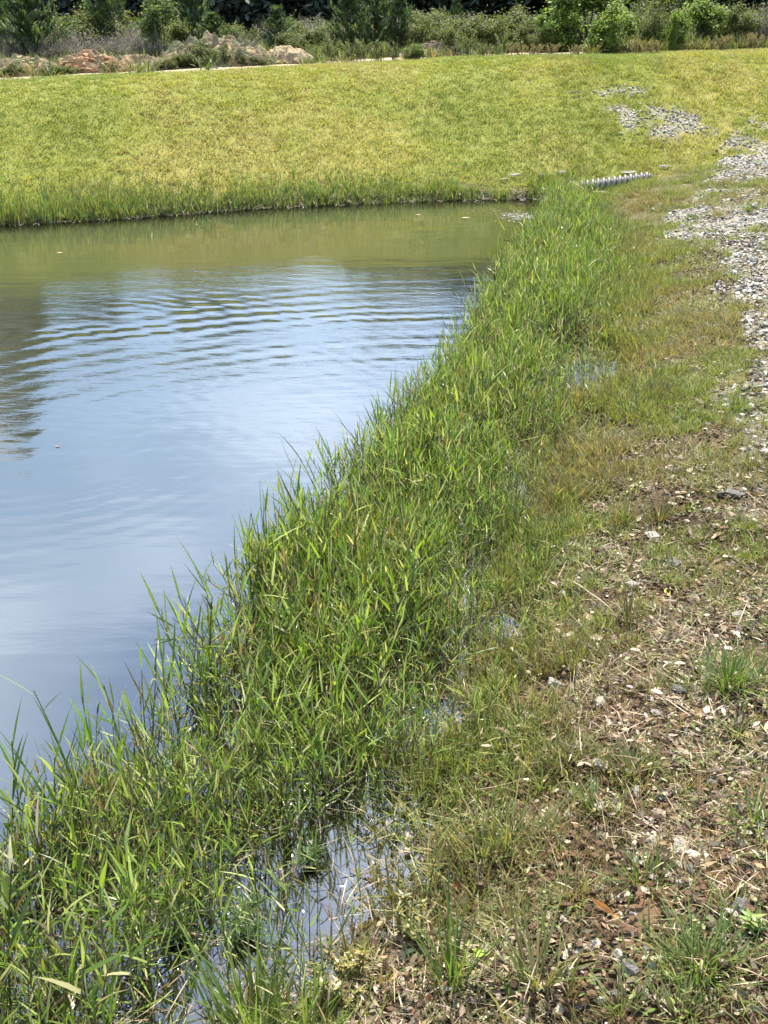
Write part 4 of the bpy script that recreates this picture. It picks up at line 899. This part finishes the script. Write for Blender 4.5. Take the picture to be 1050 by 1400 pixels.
o = dead_leaf(827, 1258, 46, leaf_mesh('curled_leaf', 15, (.52, .27, .09), 1.6), 'long curled orange brown leaf on dry grass', lift=.1); o.data.materials.append(M_LITTER); o.rotation_euler = (.5, .1, -.75); o.scale.y *= .35; o.location.z += .012
dead_leaf(627, 1218, 20, ORANGE, 'orange leaf at the muddy edge of the puddle')
dead_leaf(657, 1046, 18, ORANGE, 'reddish leaf in the grass beside the upper puddle')
dead_leaf(585, 1368, 18, ORANGE, 'rust coloured leaf on dark soil at the foot of the bank')
dead_leaf(556, 1168, 22, DEAD[0], 'tan leaf floating on the puddle')
dead_leaf(912, 815, 16, leaf_mesh('yellow_leaf', 19, (.42, .36, .05), .3), 'yellow fallen leaf on the leaf litter').data.materials.append(M_LITTER)
for k in range(230):
    px, py = r.uniform(640, 1050), r.uniform(640, 1395)
    if px < 640 + (1400 - py) * .12 + 40: continue
    dv = int(r.integers(0, 5)); dead_leaf(px, py, r.uniform(9, 20), DEAD[dv], ('tan', 'pale curled', 'brown curled', 'flat tan brown', 'dark brown')[dv] + ' dry leaf lying on the near bank', 'dry leaves on the bank')

# whorled feathery water plants and small herbs
def whorl(px, py, h, n, pal, label, group=None, name='water_plant', cat='water plant', L=(.03, .055), w=.003, rise=(.1, .9), stems=3):
    x, y = on_ground(px, py); q = np.random.default_rng(int(px + py)); e = tag(link(name, None, None, loc=(x, y, max(float(height(x, y)), -.01))), label, cat, group)
    sp = Soup(); lf = Soup()
    for s_ in range(stems):
        a = q.random() * 2 * PI; ln = q.uniform(0, .3); t = np.linspace(0, 1, 5); o_ = q.normal(0, .018, 2)
        P = np.stack([o_[0] + ln * h * t * np.cos(a), o_[1] + ln * h * t * np.sin(a), h * t * q.uniform(.7, 1)], -1); tubes(sp, P[None], np.linspace(.003, .0015, 5), np.array([[.12, .10, .05]]), 4)
        f = q.uniform(.3, 1, n); S = P[0] + (P[-1] - P[0]) * f[:, None]
        ribbons(lf, S, q.random(n) * 2 * PI, q.uniform(*rise, n), q.uniform(*L, n), w * q.uniform(.7, 1.3, n), q.uniform(-.2, .5, n), pick(pal, n, .18, r=q), K=3)
    link('stems', sp.mesh('stems'), M_REED, e); link('foliage', lf.mesh('foliage'), M_REED, e)
BG = [(.08, .14, .04), (.11, .17, .05), (.06, .10, .03)]
for px, py in ((240, 1285), (352, 1252), (330, 1290), (418, 1180), (330, 1275), (60, 1380)):
    whorl(px, py, .06, 46, BG, 'feathery blue green water plant rising from the puddle', 'feathery water plants')
YG = [(.22, .23, .06), (.15, .18, .05), (.28, .23, .08), (.16, .11, .05)]
whorl(566, 1292, .12, 60, YG, 'round yellow green herb at the edge of the puddle', name='herb', cat='herb', L=(.012, .026), w=.006, stems=9)
whorl(455, 1385, .13, 46, YG, 'straggling yellow green herb with tan stems beside puddle', name='herb', cat='herb', L=(.012, .028), w=.006, stems=10)
whorl(485, 1345, .10, 40, [(.30, .24, .08), (.24, .24, .07)], 'tan and yellow herb on the muddy puddle rim', name='herb', cat='herb', L=(.012, .026), w=.006, stems=9)
whorl(653, 1320, .06, 7, [(.30, .42, .06)], 'seedling with few broad yellow green leaves', name='seedling', cat='seedling', L=(.03, .045), w=.022, stems=1, rise=(0, .5))
whorl(1030, 1275, .05, 12, [(.22, .28, .08)], 'pale green seedling beside the dark angular stone', name='seedling', cat='seedling', L=(.025, .04), w=.012, stems=2)

# corrugated drain pipe lying in the grass
M_PIPE = solid_mat('galvanised_pipe', .5, 5, .25, .15, .01, spec=.5)
ax, ay = on_ground(782, 262); bx_, by_ = on_ground(888, 243)
A = np.array([ax, ay, float(height(ax, ay)) + .02]); B = np.array([bx_, by_, float(height(bx_, by_)) - .02]); D = B - A; Lp = np.linalg.norm(D); D /= Lp
Uv = np.cross(D, [0, 0, 1]); Uv /= np.linalg.norm(Uv); Wv = np.cross(Uv, D)
ns, sg = 200, 32; t = np.linspace(0, Lp, ns); a = np.arange(sg) / sg * 2 * PI; T_, A_ = np.meshgrid(t, a, indexing='ij')
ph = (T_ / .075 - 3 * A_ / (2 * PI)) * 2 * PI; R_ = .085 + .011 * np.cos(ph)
V = (T_[..., None] * D + R_[..., None] * (np.cos(A_)[..., None] * Uv + np.sin(A_)[..., None] * Wv)).reshape(-1, 3)
i = np.arange(ns - 1)[:, None] * sg; j = np.arange(sg)[None]; Q = np.stack([i + j, i + (j + 1) % sg, i + sg + (j + 1) % sg, i + sg + j], -1).reshape(-1, 4)
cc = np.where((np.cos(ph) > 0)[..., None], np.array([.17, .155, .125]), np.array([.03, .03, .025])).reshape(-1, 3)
pipe = tag(link('drain_pipe', None, None, loc=A), 'grey corrugated drain pipe half buried in grass beside the pond', 'pipe')
link('barrel', raw_mesh('pipe_barrel', V, Q, cc, True), M_PIPE, pipe)
sp = Soup(); th = np.linspace(0, 2 * PI, sg + 1)[:-1]
rings = [(.099, -.03), (.101, .015), (.087, .015), (.085, -.03)]
V = np.concatenate([(d_ * D + r0 * (np.cos(th)[:, None] * Uv + np.sin(th)[:, None] * Wv)) for r0, d_ in rings])
Q = [[k * sg + m_, k * sg + (m_ + 1) % sg, ((k + 1) % 4) * sg + (m_ + 1) % sg, ((k + 1) % 4) * sg + m_] for k in range(4) for m_ in range(sg)]
sp.add(V, Q, None, (.24, .225, .19)); link('rim', sp.mesh('pipe_rim'), M_PIPE, pipe)

# pale flat slabs of old concrete near the pipe
M_SLAB = solid_mat('pale_concrete', .85, 4, .2, .4, .05, color=(.24, .22, .185))
def slab(px, py, wpx, hpx, label, group=None, rz=None):
    x, y = on_ground(px, py); zc = y * math.cos(PITCH) + .7; s = wpx / FPX * zc / 2; hv, hf = HULLS[int(r.integers(0, 12))]
    o = link('slab', raw_mesh('slab', hv * [1, 1, .8] , hf, None, False), M_SLAB, loc=(x, y, float(height(x, y)) + .035), rotz=float(r.uniform(-.3, .3)) if rz is None else rz, scale=(s, s * .4, hpx / FPX * zc * .45))
    o.rotation_euler[0] = float(r.uniform(.1, .4)); return tag(o, label, 'slab', group)
slab(858, 240, 30, 6, 'pale flat slab at the upper end of the drain pipe')
slab(870, 246, 26, 6, 'pale flat slab touching the drain pipe')
slab(908, 232, 22, 6, 'small pale slab in the grass above the drain pipe')
slab(826, 267, 28, 5, 'pale slab lying below the corrugated pipe')
for px, py, w_ in ((690, 250, 12), (704, 244, 20), (768, 240, 20), (740, 244, 12)): slab(px, py, w_, 5, 'pale flat stone in the grass above the pond corner', 'pale stones above the pond corner')
slab(714, 274, 10, 6, 'small white lump on the mud bar at the pond corner')
# light strip of mud at the corner of the pond
# stick at the gravel edge
sp = Soup(); x0, y0 = on_ground(852, 324); x1, y1 = on_ground(892, 313); q = np.linspace(0, 1, 6)
P = np.stack([x0 + (x1 - x0) * q, y0 + (y1 - y0) * q + .02 * np.sin(q * 5), height(x0 + (x1 - x0) * q, y0 + (y1 - y0) * q) + .03], -1)
tubes(sp, P[None], np.linspace(.012, .018, 6), np.array([[.13, .11, .07]]), 6)
tag(link('stick', sp.mesh('stick'), M_DIRT), 'dark stick lying at the edge of the gravel', 'stick')
sp = Soup(); x0, y0 = on_ground(783, 805); x1, y1 = on_ground(842, 852); q = np.linspace(0, 1, 6)
P = np.stack([x0 + (x1 - x0) * q, y0 + (y1 - y0) * q + .01 * np.sin(q * 4), height(x0 + (x1 - x0) * q, y0 + (y1 - y0) * q) + .03], -1)
tubes(sp, P[None], np.linspace(.003, .002, 6), np.array([[.42, .36, .24]]), 5)
tag(link('stick', sp.mesh('stick'), M_LITTER), 'thin pale stick lying across the leaf litter', 'stick')
# floating scum by the corner and a few specks on the water
sp = Soup(); cx, cy = on_plane(716, 296); n = 420; xx = cx + r.normal(0, .15, n); yy = cy + r.normal(0, .16, n); s = r.uniform(.008, .02, n)
ribbons(sp, np.stack([xx, yy, np.full(n, .004)], -1), r.random(n) * 2 * PI, r.uniform(0, .25, n), s * 1.6, s, .2, pick([(.24, .24, .22), (.17, .18, .15), (.12, .13, .08)], n, .2, r=r), K=2)
tag(link('floating_scum', sp.mesh('floating_scum'), M_LITTER), 'patch of pale scum floating at the pond corner', 'scum', kind='stuff')
for px, py, lp, lb in ((637, 298, 12, 'pale leaf floating near the pond corner'), (572, 294, 8, 'tiny pale leaf floating off the far grass'), (82, 346, 9, 'pale leaf floating alone on the olive reflection'), (79, 611, 7, 'dark speck of leaf floating on blue water')):
    x, y = on_plane(px, py); s = lp / FPX * (y * .91 + .87); o = link('floating_leaf', DEAD[4] if py > 600 else DEAD[3], None, loc=(x, y, .004), rotz=.2, scale=(s, s * 1.2, s * .3)); tag(o, lb, 'leaf')
